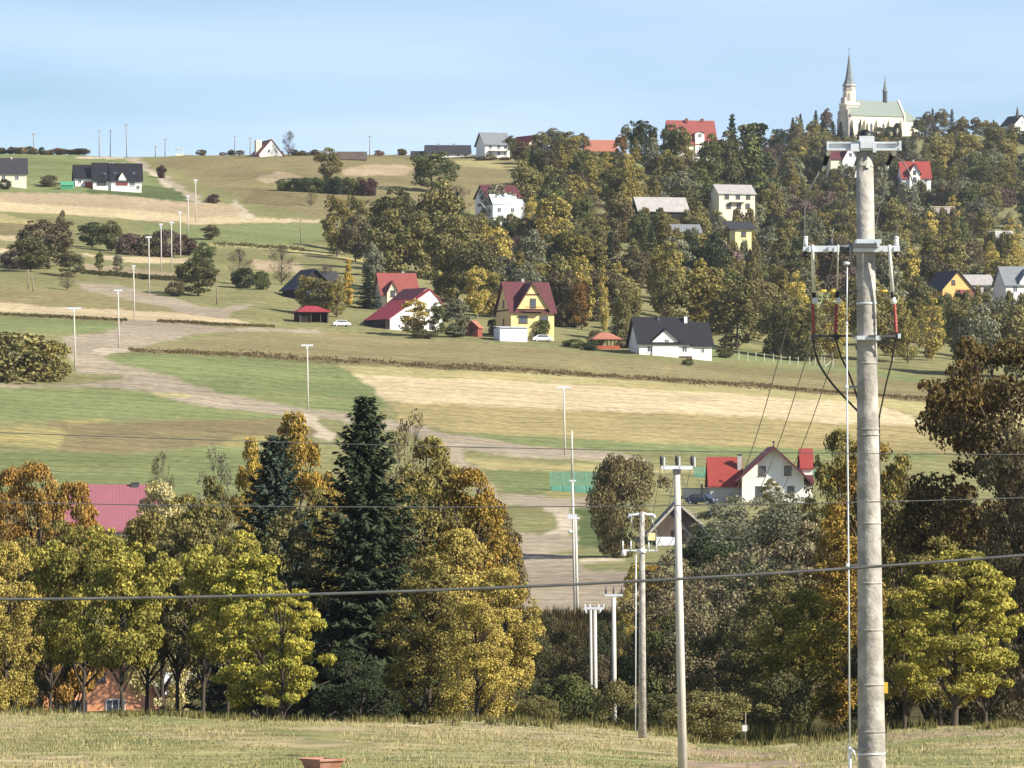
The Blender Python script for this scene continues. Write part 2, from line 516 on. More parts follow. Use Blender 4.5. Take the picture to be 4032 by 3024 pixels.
# ------------------------------------------------------------------ ground: one sheet cut into fields, tracks and meadow
# parcel outlines in photo pixels (each pixel is carried to the slope it shows); later entries lie over earlier ones
PARCELS = [
    ('meadow', 'olive_field', [(640, 600), (2200, 590), (2200, 760), (1900, 830), (1300, 860), (1000, 800), (800, 720), (600, 640)]),
    ('meadow', 'green_field', [(-400, 590), (520, 600), (640, 700), (790, 800), (400, 765), (-400, 760)]),
    ('lawn', 'dark_lawn', [(325, 752), (570, 730), (690, 738), (745, 765), (792, 800), (560, 782)]),
    ('dry_field', 'tan_soil', [(1005, 700), (1100, 672), (1175, 690), (1150, 722), (1030, 718)]),
    ('dry_field', 'tan_soil', [(1330, 672), (1480, 648), (1620, 656), (1600, 690), (1360, 692)]),
    ('dry_field', 'pale_straw', [(1790, 628), (2040, 640), (2040, 672), (1830, 655)]),
    ('meadow', 'brown_rough', [(1000, 748), (1110, 760), (1250, 790), (1120, 815), (940, 800)]),
    ('ploughed_field', 'tan_soil', [(-400, 745), (0, 757), (344, 761), (560, 777), (764, 797), (950, 806), (965, 858), (768, 852), (407, 818), (-400, 792)]),
    ('stubble_field', 'stubble', [(-400, 790), (0, 799), (407, 817), (768, 851), (1000, 858), (1262, 862), (1262, 876), (1000, 876), (768, 882), (588, 866), (271, 847), (0, 829), (-400, 815)]),
    ('dirt_track', 'light_dirt', [(915, 786), (935, 790), (985, 850), (980, 866), (950, 862), (945, 830)]),
    ('dirt_track', 'dirt', [(495, 622), (545, 622), (590, 655), (650, 690), (700, 722), (770, 768), (815, 800), (765, 798), (700, 750), (620, 690), (555, 655)]),
    ('dirt_track', 'light_dirt', [(290, 618), (490, 618), (500, 625), (290, 624)]),
    ('footpath', 'light_dirt', [(566, 650), (600, 672), (640, 700), (690, 742), (670, 742), (600, 690), (556, 655)]),
    ('stubble_field', 'pale_straw', [(-400, 830), (0, 838), (170, 876), (60, 876), (-400, 868)]),
    ('ploughed_field', 'brown_rough', [(-400, 868), (0, 875), (140, 880), (310, 905), (300, 930), (90, 922), (-400, 920)]),
    ('stubble_field', 'stubble', [(-400, 920), (0, 926), (90, 930), (88, 946), (-400, 944)]),
    ('stubble_field', 'stubble', [(-400, 970), (0, 977), (95, 980), (95, 994), (-400, 990)]),
    ('green_field', 'green_field', [(560, 880), (780, 892), (1000, 884), (1265, 882), (1270, 955), (1000, 962), (760, 950), (600, 920)]),
    ('dirt_track', 'pale_straw', [(840, 958), (1000, 966), (1150, 978), (1300, 1005), (1440, 1020), (1440, 1032), (1250, 1012), (1000, 976), (840, 966)]),
    ('dry_field', 'tan_soil', [(990, 1020), (1160, 1035), (1200, 1050), (1190, 1072), (1000, 1062)]),
    ('stubble_field', 'stubble', [(334, 995), (420, 1010), (560, 1012), (730, 1016), (738, 1036), (560, 1036), (425, 1024), (334, 1010)]),
    ('stubble_field', 'tan_soil', [(326, 1036), (420, 1046), (490, 1050), (670, 1072), (684, 1090), (470, 1082), (326, 1064)]),
    ('meadow', 'brown_rough', [(380, 1086), (690, 1094), (690, 1108), (380, 1100)]),
    ('meadow', 'olive_field', [(-400, 1130), (300, 1140), (560, 1165), (780, 1240), (560, 1225), (-400, 1190)]),
    ('dirt_track', 'dirt', [(306, 1110), (450, 1120), (560, 1152), (690, 1172), (780, 1206), (860, 1212), (965, 1198), (1010, 1196), (915, 1232), (900, 1256), (770, 1240), (600, 1200), (430, 1165), (320, 1135)]),
    ('stubble_field', 'stubble', [(-400, 1180), (0, 1192), (253, 1210), (588, 1226), (768, 1235), (949, 1263), (1000, 1273), (859, 1271), (610, 1263), (316, 1247), (0, 1227), (-400, 1212)]),
    ('weed_strip', 'weed_strip', [(-400, 1214), (0, 1229), (316, 1249), (500, 1256), (500, 1266), (316, 1259), (0, 1240), (-400, 1226)]),
    ('weed_strip', 'weed_strip', [(610, 1262), (860, 1272), (1000, 1275), (1090, 1282), (1000, 1292), (860, 1284), (610, 1270)]),
    ('meadow', 'green_field', [(-400, 1240), (0, 1245), (316, 1262), (470, 1268), (470, 1300), (300, 1312), (100, 1310), (-400, 1300)]),
    ('hay_field', 'olive_field', [(560, 1368), (780, 1335), (1000, 1306), (1255, 1304), (1500, 1322), (2000, 1352), (2400, 1405), (2900, 1448), (3300, 1478), (3700, 1512), (4600, 1580), (4600, 1650), (3700, 1572), (2900, 1508), (2000, 1448), (1400, 1418), (1000, 1394), (560, 1380)]),
    ('weed_strip', 'weed_strip', [(505, 1374), (780, 1380), (1000, 1392), (1400, 1417), (2000, 1448), (2450, 1478), (2900, 1506), (3300, 1538), (3700, 1566), (4600, 1640), (4600, 1664), (3700, 1588), (3300, 1556), (2900, 1522), (2450, 1492), (2000, 1464), (1400, 1432), (1000, 1406), (780, 1393), (505, 1386)]),
    ('green_field', 'green_field', [(425, 1408), (560, 1390), (1000, 1412), (1300, 1432), (1400, 1474), (1520, 1578), (1480, 1640), (1380, 1625), (1210, 1612), (1000, 1570), (850, 1549), (705, 1493), (579, 1452), (452, 1434)]),
    ('grass_strip', 'pale_straw', [(1330, 1438), (2000, 1464), (2900, 1522), (3300, 1556), (3700, 1590), (4600, 1668), (4600, 1740), (3720, 1664), (3480, 1600), (2900, 1553), (2000, 1498), (1400, 1476)]),
    ('stubble_field', 'stubble', [(1398, 1475), (2000, 1498), (2900, 1553), (3280, 1580), (3480, 1602), (3600, 1640), (3690, 1680), (3330, 1666), (2900, 1640), (2000, 1604), (1525, 1580), (1450, 1520)]),
    ('hay_field', 'straw_olive', [(1525, 1580), (2000, 1604), (2900, 1640), (3330, 1666), (3690, 1680), (4600, 1752), (4600, 1840), (3700, 1786), (3000, 1762), (2500, 1740), (2000, 1716), (1800, 1700), (1640, 1674), (1560, 1660)]),
    ('green_field', 'green_field', [(1850, 1706), (2000, 1717), (2500, 1741), (3000, 1763), (3700, 1788), (3700, 1812), (3000, 1800), (2450, 1780), (2000, 1752), (1900, 1735)]),
    ('dirt_track', 'dirt', [(1350, 1626), (1420, 1650), (1586, 1664), (1696, 1690), (2019, 1753), (2300, 1768), (2470, 1790), (2560, 1815), (2500, 1832), (2300, 1812), (2000, 1796), (1850, 1775), (1805, 1766), (1875, 1839), (1945, 1925), (2010, 1990), (1930, 1990), (1840, 1893), (1775, 1819), (1711, 1749), (1597, 1694), (1500, 1690), (1350, 1660)]),
    ('stubble_field', 'pale_straw', [(1850, 1800), (2000, 1814), (2300, 1832), (2560, 1842), (2760, 1850), (2760, 1862), (2400, 1858), (2100, 1854), (1905, 1846)]),
    ('green_field', 'green_field', [(1905, 1848), (2100, 1856), (2400, 1860), (2400, 1905), (2250, 1935), (2060, 1950), (1985, 1940)]),
    ('dirt_track', 'dirt', [(1985, 1945), (2120, 1950), (2380, 1945), (2420, 1960), (2380, 1995), (2250, 2000), (2100, 1992), (2010, 1985)]),
    ('stubble_field', 'yellow_grass', [(2150, 1936), (2340, 1930), (2360, 1950), (2160, 1962)]),
    ('dirt_track', 'light_dirt', [(2150, 1995), (2260, 1998), (2270, 2080), (2240, 2105), (2150, 2100), (2200, 2060)]),
    ('dirt_track', 'dirt', [(1990, 2095), (2120, 2100), (2240, 2106), (2300, 2120), (2280, 2160), (2140, 2180), (1990, 2200)]),
    ('dirt_track', 'dirt', [(1980, 2180), (2280, 2186), (2300, 2240), (2480, 2250), (2560, 2330), (2560, 2440), (1980, 2440)]),
    ('dirt_track', 'light_dirt', [(2290, 2196), (2420, 2192), (2480, 2205), (2300, 2214)]),
    ('meadow', 'meadow', [(240, 1425), (310, 1430), (470, 1452), (470, 1470), (400, 1482), (250, 1480)]),
    ('dirt_track', 'dirt', [(244, 1325), (290, 1316), (407, 1316), (484, 1289), (488, 1258), (610, 1262), (845, 1285), (1000, 1294), (1253, 1297), (1290, 1312), (1000, 1306), (768, 1314), (610, 1357), (497, 1375), (425, 1407), (452, 1434), (579, 1452), (705, 1493), (850, 1549), (1000, 1566), (1208, 1612), (1375, 1626), (1420, 1650), (1380, 1660), (1180, 1640), (1000, 1622), (787, 1597), (579, 1538), (407, 1527), (0, 1524), (-400, 1522), (-400, 1506), (0, 1509), (226, 1515), (407, 1506), (474, 1490), (470, 1472), (312, 1470), (300, 1420), (250, 1390)]),
    ('dirt_track', 'light_dirt', [(370, 1372), (440, 1366), (510, 1378), (500, 1390), (430, 1395), (370, 1385)]),
    ('dirt_track', 'light_dirt', [(1180, 1625), (1240, 1640), (1320, 1716), (1290, 1740), (1220, 1720), (1200, 1670)]),
    ('grass_strip', 'pale_straw', [(590, 1545), (690, 1550), (760, 1562), (690, 1563), (600, 1556)]),
    ('green_field', 'green_field', [(-400, 1526), (0, 1526), (407, 1530), (579, 1541), (787, 1600), (1000, 1626), (1180, 1645), (1180, 1670), (700, 1650), (250, 1650), (-400, 1660)]),
    ('rough_meadow', 'brown_rough', [(200, 1660), (500, 1668), (800, 1655), (1170, 1648), (1260, 1700), (1150, 1740), (800, 1755), (500, 1785), (230, 1775)]),
    ('tall_grass', 'yellow_grass', [(-400, 1690), (0, 1690), (120, 1674), (235, 1690), (262, 1735), (225, 1765), (100, 1758), (0, 1748), (-400, 1750)]),
    ('tall_grass', 'yellow_grass', [(240, 1652), (420, 1650), (430, 1662), (260, 1668)]),
    ('tall_grass', 'yellow_grass', [(900, 1722), (1140, 1712), (1140, 1740), (900, 1752)]),
    ('green_field', 'green_field', [(-400, 1766), (230, 1780), (500, 1790), (800, 1760), (1000, 1765), (1000, 1960), (-400, 1960)]),
    ('garden', 'dark_lawn', [(2280, 2000), (2440, 2020), (2500, 2120), (2480, 2180), (2280, 2150)]),
    ('garden', 'green_field', [(2680, 1340), (2960, 1385), (3300, 1440), (3640, 1488), (3640, 1505), (2960, 1420), (2680, 1420)]),
    ('garden', 'meadow', [(3900, 830), (4032, 800), (4032, 870), (3880, 880)]),
    ('garden', 'green_field', [(2480, 640), (2560, 640), (2560, 680), (2470, 685)]),
    ('garden', 'meadow', [(2430, 690), (2540, 690), (2560, 730), (2420, 740)]),
]
NEAR = [
    ('dry_grass', 'near_dry', [(1300, 2838), (1800, 2850), (2300, 2870), (2600, 2905), (2760, 2945), (2720, 2975), (2300, 2940), (1900, 2910), (1300, 2880)]),
    ('dry_grass', 'near_dry', [(-600, 2960), (300, 2975), (500, 3010), (300, 3060), (-600, 3060)]),
    ('footpath', 'near_dirt', [(2640, 2935), (2780, 2950), (3050, 2962), (3170, 2985), (3200, 3060), (2560, 3200), (2700, 3010)]),
    ('footpath', 'near_dirt', [(3470, 2885), (3800, 2868), (4100, 2862), (4100, 2885), (3800, 2900), (3480, 2918)]),
    ('dry_grass', 'near_dry', [(500, 2880), (900, 2876), (1200, 2905), (1100, 2925), (600, 2905)]),
]

cols = np.unique(np.concatenate([np.linspace(-3000, -300, 46), np.linspace(-300, 4340, 560), np.linspace(4340, 7000, 46)]))
rows = np.unique(np.concatenate([np.array([4.0, 10, 20, 30, 40, 52, 64, 80, 100, 115, 128]), np.arange(138, 226, 1.1), np.arange(226, 450, 6.0),
                                 np.arange(450, 1400, 2.1), np.arange(1400, 1720, 2.9), np.arange(1720, 2600, 11.0), np.arange(2600, 3590, 60.0)]))
UU, DD = np.meshgrid(cols, rows)
# near the camera the fan is widened so that the sheet surrounds it
WID = np.interp(DD, [0, 60, 160], [9.0, 2.4, 1.0])
XX = (UU - CX) / F * DD * WID
ZZ = H(XX, DD)
GV = np.stack([XX.ravel(), DD.ravel(), ZZ.ravel()], 1)
nr, nc = DD.shape
idx = np.arange(nr * nc).reshape(nr, nc)
GQ = np.stack([idx[:-1, :-1], idx[:-1, 1:], idx[1:, 1:], idx[1:, :-1]], -1).reshape(-1, 4)
fc = GV[GQ].mean(1)
fu = CX + fc[:, 0] / fc[:, 1] * F
fy = YH - fc[:, 2] / fc[:, 1] * F
# ragged parcel edges
fu2 = fu + 20 * (vnoise(fc[:, 0] / 1.6, fc[:, 1] / 3.0, 21) - .5) + 40 * (vnoise(fc[:, 0] / 6, fc[:, 1] / 10, 22) - .5)
fy2 = fy + 4.5 * (vnoise(fc[:, 0] / 1.1, fc[:, 1] / 3.0, 23) - .5) + 7 * (vnoise(fc[:, 0] / 5, fc[:, 1] / 12, 24) - .5)

def inside(poly, x, y):
    r = np.zeros(len(x), bool)
    n = len(poly)
    for i in range(n):
        x1, y1 = poly[i]; x2, y2 = poly[(i + 1) % n]
        if y1 == y2:
            continue
        c = ((y1 > y) != (y2 > y)) & (x < (x2 - x1) * (y - y1) / (y2 - y1) + x1)
        r ^= c
    return r
reg = np.full(len(GQ), -1)
dist = fc[:, 1]
reg[dist < 252] = -2
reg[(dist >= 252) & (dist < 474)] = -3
far = dist >= 474
for k, (nm, mt, poly) in enumerate(PARCELS):
    xs = [p[0] for p in poly]; ys = [p[1] for p in poly]
    cand = np.nonzero(far & (fu2 > min(xs)) & (fu2 < max(xs)) & (fy2 > min(ys)) & (fy2 < max(ys)))[0]
    reg[cand[inside(poly, fu2[cand], fy2[cand])]] = k
for k, (nm, mt, poly) in enumerate(NEAR):
    xs = [p[0] for p in poly]; ys = [p[1] for p in poly]
    cand = np.nonzero((dist < 240) & (fu2 > min(xs)) & (fu2 < max(xs)))[0]
    reg[cand[inside(poly, fu2[cand], fy2[cand])]] = 1000 + k
# parcel colour per face, softened over one cell so that borders blend like sown edges
rk = random.Random(3)
FC = np.zeros((len(GQ), 3))
nm_ = reg == -2
nx, ny = fc[nm_, 0], fc[nm_, 1]
t1 = np.clip((vnoise(nx / 3.4, ny / 7.0, 61) * .6 + vnoise(nx / 1.2, ny / 2.6, 62) * .4 - .42) / .22, 0, 1)[:, None]
t2 = np.clip((vnoise(nx / 4.6, ny / 9.0, 63) * .6 + vnoise(nx / 1.0, ny / 2.2, 64) * .4 - .50) / .16, 0, 1)[:, None]
base = np.array(GC['near_grass']) * (1 - t1) + np.array(GC['near_dry']) * 1.08 * t1
FC[nm_] = base * (1 - t2 * .75) + np.array((.165, .190, .078)) * t2 * .75
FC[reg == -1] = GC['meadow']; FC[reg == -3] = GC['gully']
for k, (nm, mt, poly) in enumerate(PARCELS):
    FC[reg == k] = np.array(GC[mt]) * rk.uniform(.93, 1.07)
for k, (nm, mt, poly) in enumerate(NEAR):
    FC[reg == 1000 + k] = GC[mt]
FG_ = FC.reshape(nr - 1, nc - 1, 3)
def blur(A):
    B = np.pad(A, ((1, 1), (1, 1), (0, 0)), mode='edge')
    return (B[:-2, 1:-1] + B[2:, 1:-1] + B[1:-1, :-2] + B[1:-1, 2:] + 2 * B[1:-1, 1:-1]) / 6
B = np.pad(FG_, ((1, 1), (1, 1), (0, 0)), mode='edge')
VC = ((B[:-1, :-1] + B[1:, :-1] + B[:-1, 1:] + B[1:, 1:]) / 4).reshape(-1, 3)
def ground_piece(name, mat, sel):
    if len(sel) < 2:
        return None
    used, inv = np.unique(GQ[sel], return_inverse=True)
    me = np_mesh(name, GV[used], inv.reshape(-1, 4), 'ground', True)
    ca = me.color_attributes.new('parcel', 'FLOAT_COLOR', 'POINT')
    ca.data.foreach_set('color', np.concatenate([VC[used], np.ones((len(used), 1))], 1).astype(np.float32).ravel())
    return tag(put(name, me), kind='structure')
ground_piece('meadow', 'meadow', np.nonzero(reg == -1)[0])
ground_piece('foreground_meadow', 'near_grass', np.nonzero(reg == -2)[0])
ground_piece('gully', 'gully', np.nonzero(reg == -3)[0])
for k, (nm, mt, poly) in enumerate(PARCELS):
    ground_piece(nm, mt, np.nonzero(reg == k)[0])
for k, (nm, mt, poly) in enumerate(NEAR):
    ground_piece(nm, mt, np.nonzero(reg == 1000 + k)[0])

# ------------------------------------------------------------------ plants: prototypes
def rand_dirs(n):
    v = RNG.normal(size=(n, 3))
    return v / np.linalg.norm(v, axis=1, keepdims=True)

def leaf_quads(P, Nrm, size, aspect=0.75, long_dir=None):
    """diamond-shaped leaf sprays at P facing Nrm"""
    n = len(P)
    a = np.cross(Nrm, rand_dirs(n)) if long_dir is None else long_dir - Nrm * (long_dir * Nrm).sum(1, keepdims=True)
    a /= np.linalg.norm(a, axis=1, keepdims=True) + 1e-9
    b = np.cross(Nrm, a)
    s = size[:, None]
    bend = Nrm * s * 0.25 * (RNG.random((n, 1)) - .5)
    V = np.stack([P - a * s, P - b * s * aspect + bend, P + a * s, P + b * s * aspect - bend], 1).reshape(-1, 3)
    Q = np.arange(4 * n).reshape(n, 4)
    return V, Q

def crown_profile(kind, h):
    """relative crown radius at relative crown height h (0 bottom .. 1 top)"""
    if kind == 'oval':   return np.sqrt(np.clip(1 - (2 * h - .85) ** 2 / 1.35, .02, 1))
    if kind == 'round':  return np.sqrt(np.clip(1 - (2 * h - 1) ** 2, .04, 1))
    if kind == 'cone':   return np.clip(1.08 - h, .06, 1) ** .75
    if kind == 'column': return np.clip(np.sin(np.pi * np.clip(h * .92 + .08, 0, 1)) ** .5, .1, 1)
    if kind == 'spread': return np.sqrt(np.clip(1 - (1.7 * h - .9) ** 2, .1, 1))
    return np.ones_like(h)

PROTO = {}
def make_broadleaf(key, kind, ratio, h0, clumps, leaves, leaf, bark='bark', seed=1, fill=0.75, clump_r=0.12, limbs=10, trunk_r=.018, mat='leaf', droop=0.0, twigs=0, lean=0.0, flat=.8, ragged=.28):
    """prototype of unit height and unit crown width; ratio = natural width / height"""
    global RNG
    keep = RNG; RNG = np.random.default_rng(seed)
    hh = RNG.random(clumps) ** 0.9
    ang = RNG.random(clumps) * 2 * np.pi + np.arange(clumps) * 2.4
    R = crown_profile(kind, hh) * ratio * .5
    R = R * ((1 - ragged) + 2 * ragged * vnoise(np.cos(ang) * 1.6 + 5 + hh * 2.2, np.sin(ang) * 1.6 + 9 - hh * 1.3, seed))
    rr = R * (0.35 + 0.65 * RNG.random(clumps) ** .45) * fill * (0.8 + .4 * RNG.random(clumps))
    C = np.stack([np.cos(ang) * rr, np.sin(ang) * rr, h0 + .03 + hh * (1 - h0 - clump_r * .8)], 1)
    CR = clump_r * (0.55 + 0.8 * RNG.random(clumps)) * np.where(hh > .85, .7, 1.0)
    stray = RNG.random(clumps) < .24
    C[stray, :2] *= 1.22
    CR[stray] *= .58
    w = CR ** 2; w /= w.sum()
    ci = RNG.choice(clumps, leaves, p=w)
    D = rand_dirs(leaves)
    D[:, 2] = D[:, 2] * .8 + .12
    out = C[ci] - np.array([0, 0, h0 + .4 * (1 - h0)])
    D = D + .35 * out / (np.linalg.norm(out, axis=1, keepdims=True) + 1e-6)
    D /= np.linalg.norm(D, axis=1, keepdims=True)
    rad = CR[ci] * (0.45 + .62 * RNG.random(leaves) ** .6)
    P = C[ci] + D * rad[:, None] * np.array([1.1, 1.1, flat])
    if droop:
        P[:, 2] -= droop * rad * RNG.random(leaves) * 2
    Nn = D * .8 + rand_dirs(leaves) * .75
    Nn /= np.linalg.norm(Nn, axis=1, keepdims=True)
    sz = leaf * (0.6 + .8 * RNG.random(leaves))
    ok = P[:, 2] > h0 * .6
    V, Q = leaf_quads(P[ok], Nn[ok], sz[ok])
    mr = np.percentile(np.hypot(V[:, 0], V[:, 1]), 98.5)
    zt = np.percentile(V[:, 2], 99.7)
    sc = np.array([.5 / mr, .5 / mr, 1.0 / zt])
    crown = np_mesh(key + '_crown', V * sc, Q, mat)
    t = MB()
    top = np.array([lean, 0, h0 + .62 * (1 - h0)])
    zs = [-.06, 0, h0 * .5, h0, h0 + .3 * (1 - h0), top[2]]
    t.tube([Vector((lean * max(z, 0) + .006 * math.sin(9 * z), .005 * math.cos(7 * z), z)) * 1.0 for z in zs],
           [trunk_r * 1.35, trunk_r * 1.15, trunk_r * .95, trunk_r * .8, trunk_r * .55, trunk_r * .2], 7)
    order = RNG.permutation(clumps)[:limbs]
    for i in order:
        c = C[i]
        zb = max(h0 * .7, c[2] - .12 - .35 * np.hypot(c[0], c[1]))
        zb = min(zb, top[2] * .95)
        b = np.array([0, 0, zb])
        m = b * .5 + c * .5 + np.array([0, 0, -.01])
        r0 = trunk_r * (.55 if zb < h0 * 1.4 else .38)
        t.tube([b, m, c], [r0, r0 * .6, r0 * .2], 5)
        for q in range(twigs):
            e = c + rand_dirs(1)[0] * CR[i] * np.array([1.1, 1.1, .9])
            t.tube([m * .3 + c * .7, e], [r0 * .28, r0 * .08], 4)
    tv = MB(); tv.v = [(v[0] * sc[0], v[1] * sc[1], v[2] * sc[2]) for v in t.v]; tv.f = t.f
    trunk = tv.mesh(key + '_trunk', bark, True)
    PROTO[key] = (trunk, crown)
    RNG = keep

def make_spruce(key, ratio, whorls, per, sprays, size, seed=1, h0=.05, gap=.0, mat='needle', power=.8, irregular=.3):
    global RNG
    keep = RNG; RNG = np.random.default_rng(seed)
    t = MB()
    t.tube([(0, 0, -.05), (0, 0, .3), (0, 0, .7), (0, 0, 1.0)], [.017, .012, .006, .001], 7)
    PP = []; NN = []; LL = []; SS = []
    for wI in range(whorls):
        f = (wI + .3 * RNG.random()) / whorls
        z = h0 + (1 - h0) * f
        R = ratio * .5 * (1 - f) ** power + .008
        for k in range(per):
            if RNG.random() < gap:
                continue
            a = 2 * math.pi * (k + .6 * RNG.random()) / per + wI * 1.1
            L = R * (1 - irregular / 2 + irregular * (RNG.random() * 1.6 - .6))
            up = .10 * (f - .25)
            n = max(4, int(sprays * (.35 + .65 * (1 - f))))
            s = RNG.random(n) ** .75
            rr = s * L
            zz = z + up * s * 1.0 - (.10 * (1 - f) + .03) * L / .25 * (s - .45 * s * s * s * 1.2) * .8
            side = (RNG.random(n) - .5) * L * .48 * (1.15 - s)
            ca, sa = math.cos(a), math.sin(a)
            x = ca * rr - sa * side; y = sa * rr + ca * side
            PP.append(np.stack([x, y, zz - np.abs(side) * .25 - .012 * RNG.random(n)], 1))
            ld = np.stack([ca * (1 - .2) - sa * np.sign(side) * .6, sa * .8 + ca * np.sign(side) * .6, np.full(n, -.35)], 1) + rand_dirs(n) * .3
            LL.append(ld)
            nn = np.stack([np.full(n, .25 * ca), np.full(n, .25 * sa), np.full(n, .8)], 1) + rand_dirs(n) * .55
            NN.append(nn / np.linalg.norm(nn, axis=1, keepdims=True))
            SS.append(size * (.6 + .7 * RNG.random(n)) * (.6 + .4 * (1 - f)))
            if k % 2 == 0:
                t.tube([(0, 0, z), (ca * L * .9, sa * L * .9, z + up * .8 - .07 * (1 - f) * L / .25)], [.004 * (1 - f) + .001, .0006], 4)
    P = np.concatenate(PP); Nn = np.concatenate(NN); Ld = np.concatenate(LL); S = np.concatenate(SS)
    V, Q = leaf_quads(P, Nn, S, .36, Ld)
    mr = np.percentile(np.hypot(V[:, 0], V[:, 1]), 99)
    sc = np.array([.5 / mr, .5 / mr, 1.0])
    crown = np_mesh(key + '_crown', V * sc, Q, mat)
    tv = MB(); tv.v = [(v[0] * sc[0], v[1] * sc[1], v[2]) for v in t.v]; tv.f = t.f
    PROTO[key] = (tv.mesh(key + '_trunk', 'bark', True), crown)
    RNG = keep

# near trees (a few hundred metres off): fine sprays
make_broadleaf('maple', 'oval', .55, .22, 84, 26000, .0080, seed=3, clump_r=.072, fill=.92, limbs=34, twigs=2, flat=.52, ragged=.42)
make_broadleaf('maple_b', 'spread', .62, .24, 80, 24000, .0080, seed=4, clump_r=.074, fill=.92, limbs=34, twigs=2, flat=.5, ragged=.45)
make_broadleaf('stem_tree', 'spread', .58, .40, 74, 22000, .0078, seed=14, clump_r=.070, flat=.6, ragged=.4, fill=.92, limbs=30, twigs=3, trunk_r=.013)
make_broadleaf('ash', 'oval', .45, .20, 104, 24000, .0066, seed=5, clump_r=.058, fill=.92, limbs=28, twigs=3)
make_broadleaf('birch', 'column', .42, .16, 124, 26000, .0058, 'bark', seed=6, clump_r=.053, fill=.94, limbs=32, twigs=3, droop=.25)
make_broadleaf('thicket', 'spread', .75, .03, 70, 18000, .0095, seed=7, clump_r=.10, fill=.92, limbs=30, twigs=3)
make_broadleaf('twiggy', 'oval', .55, .12, 90, 11000, .0064, seed=8, clump_r=.070, fill=.95, limbs=70, twigs=7, trunk_r=.013)
make_broadleaf('shrub', 'round', 1.15, .0, 50, 14000, .0155, seed=9, clump_r=.16, fill=.88, limbs=24, twigs=3, trunk_r=.02)
make_broadleaf('oak', 'spread', .72, .12, 210, 60000, .0058, seed=10, clump_r=.064, flat=.6, ragged=.35, fill=.97, limbs=44, twigs=3, trunk_r=.024)
make_spruce('spruce_near', .52, 44, 14, 96, .0165, seed=11, h0=.03, irregular=.55, power=.70)
make_spruce('spruce_blue', .52, 42, 14, 92, .0165, seed=12, h0=.03, irregular=.45, power=.68)
# far trees: coarser sprays
make_broadleaf('far_round', 'round', .85, .10, 56, 5600, .0195, seed=21, clump_r=.118, limbs=8)
make_broadleaf('far_round_b', 'spread', .80, .08, 74, 7200, .0170, seed=22, clump_r=.102, limbs=8)
make_broadleaf('far_oval', 'oval', .58, .08, 66, 5600, .0165, seed=23, clump_r=.086, limbs=8)
make_broadleaf('far_oval_b', 'oval', .52, .08, 72, 5400, .0150, seed=24, clump_r=.078, limbs=12, bark='bark_pale', twigs=1)
make_broadleaf('far_tall', 'column', .36, .08, 52, 3800, .0150, seed=25, clump_r=.078, limbs=12, bark='bark_pale', twigs=1)
make_broadleaf('far_larch', 'cone', .40, .06, 66, 4200, .0145, seed=26, clump_r=.065, limbs=12)
make_broadleaf('far_bush', 'round', 1.3, .0, 30, 3600, .034, seed=27, clump_r=.21, limbs=6, trunk_r=.02)
make_broadleaf('far_hedge', 'round', 1.0, .0, 30, 3600, .034, seed=31, clump_r=.24, limbs=6, trunk_r=.02)
make_broadleaf('far_bare', 'round', .85, .12, 46, 2600, .0095, seed=28, clump_r=.13, limbs=46, twigs=9, trunk_r=.020)
make_broadleaf('far_column', 'column', .30, .02, 46, 4200, .0165, seed=29, clump_r=.075, limbs=6)
make_spruce('far_spruce', .44, 22, 10, 30, .036, seed=30, h0=.02, irregular=.35, power=.75)

def plant(proto, x_, y_, z_, h, w, col, tint, name, label, cat, group=None, rz=None):
    root = thing(name, label, cat, (x_, y_, z_), random.uniform(0, 6.28) if rz is None else rz, group)
    tr, cr = PROTO[proto]
    a = put('trunk', tr, root); b = put('crown', cr, root)
    root.scale = (w, w, h)
    b.color = (*col, 1)
    b['tint'] = (float(tint[0]), float(tint[1]), float(tint[2]))
    return root

# foliage colours (linear albedo): (main, tint)
LC = {
    'olive': ((.150, .138, .056), (.208, .182, .072)),
    'dark_olive': ((.088, .090, .042), (.130, .120, .054)),
    'brown': ((.145, .120, .060), (.192, .158, .074)),
    'dark_brown': ((.098, .084, .050), (.135, .112, .062)),
    'russet': ((.20, .110, .044), (.27, .155, .056)),
    'oak_leaf': ((.070, .060, .030), (.150, .105, .042)),
    'taupe': ((.180, .152, .090), (.235, .200, .115)),
    'gold': ((.37, .255, .050), (.42, .30, .070)),
    'amber': ((.34, .220, .048), (.25, .18, .048)),
    'orange': ((.36, .205, .055), (.27, .18, .055)),
    'yellow_green': ((.40, .345, .075), (.20, .190, .050)),
    'lime': ((.48, .410, .075), (.21, .215, .048)),
    'yellow_olive': ((.262, .218, .066), (.180, .156, .056)),
    'straw': ((.46, .365, .095), (.29, .23, .072)),
    'grey_green': ((.150, .155, .100), (.205, .200, .125)),
    'green': ((.085, .105, .042), (.125, .134, .052)),
    'dark_green': ((.042, .056, .030), (.064, .076, .038)),
    'spruce': ((.034, .048, .026), (.054, .070, .038)),
    'blue_spruce': ((.050, .072, .052), (.074, .098, .068)),
    'purple_brown': ((.115, .085, .074), (.145, .105, .085)),
    'cream': ((.62, .56, .32), (.40, .33, .12)),
    'wine': ((.062, .034, .034), (.088, .050, .046)),
}

def tree_px(proto, x, ytop, wpx, col, name, label, cat='tree', d=None, ybase=None, group=None, rz=None, dmin=445.0):
    """tree whose top shows at photo pixel (x, ytop); it stands on the ground at distance d or where pixel row ybase meets the slope"""
    if d is None:
        d = dist_at(x, ybase, dmin)
    X = (x - CX) / F * d
    g = Hs(X, d)
    h = (YH - ytop) / F * d - g
    c, t = LC[col]
    j = 1 + random.uniform(-.10, .10)
    return plant(proto, X, d, g - .02 * h, h * 1.02, wpx / F * d, [v * j for v in c], [v * j for v in t], name, label, cat, group, rz)
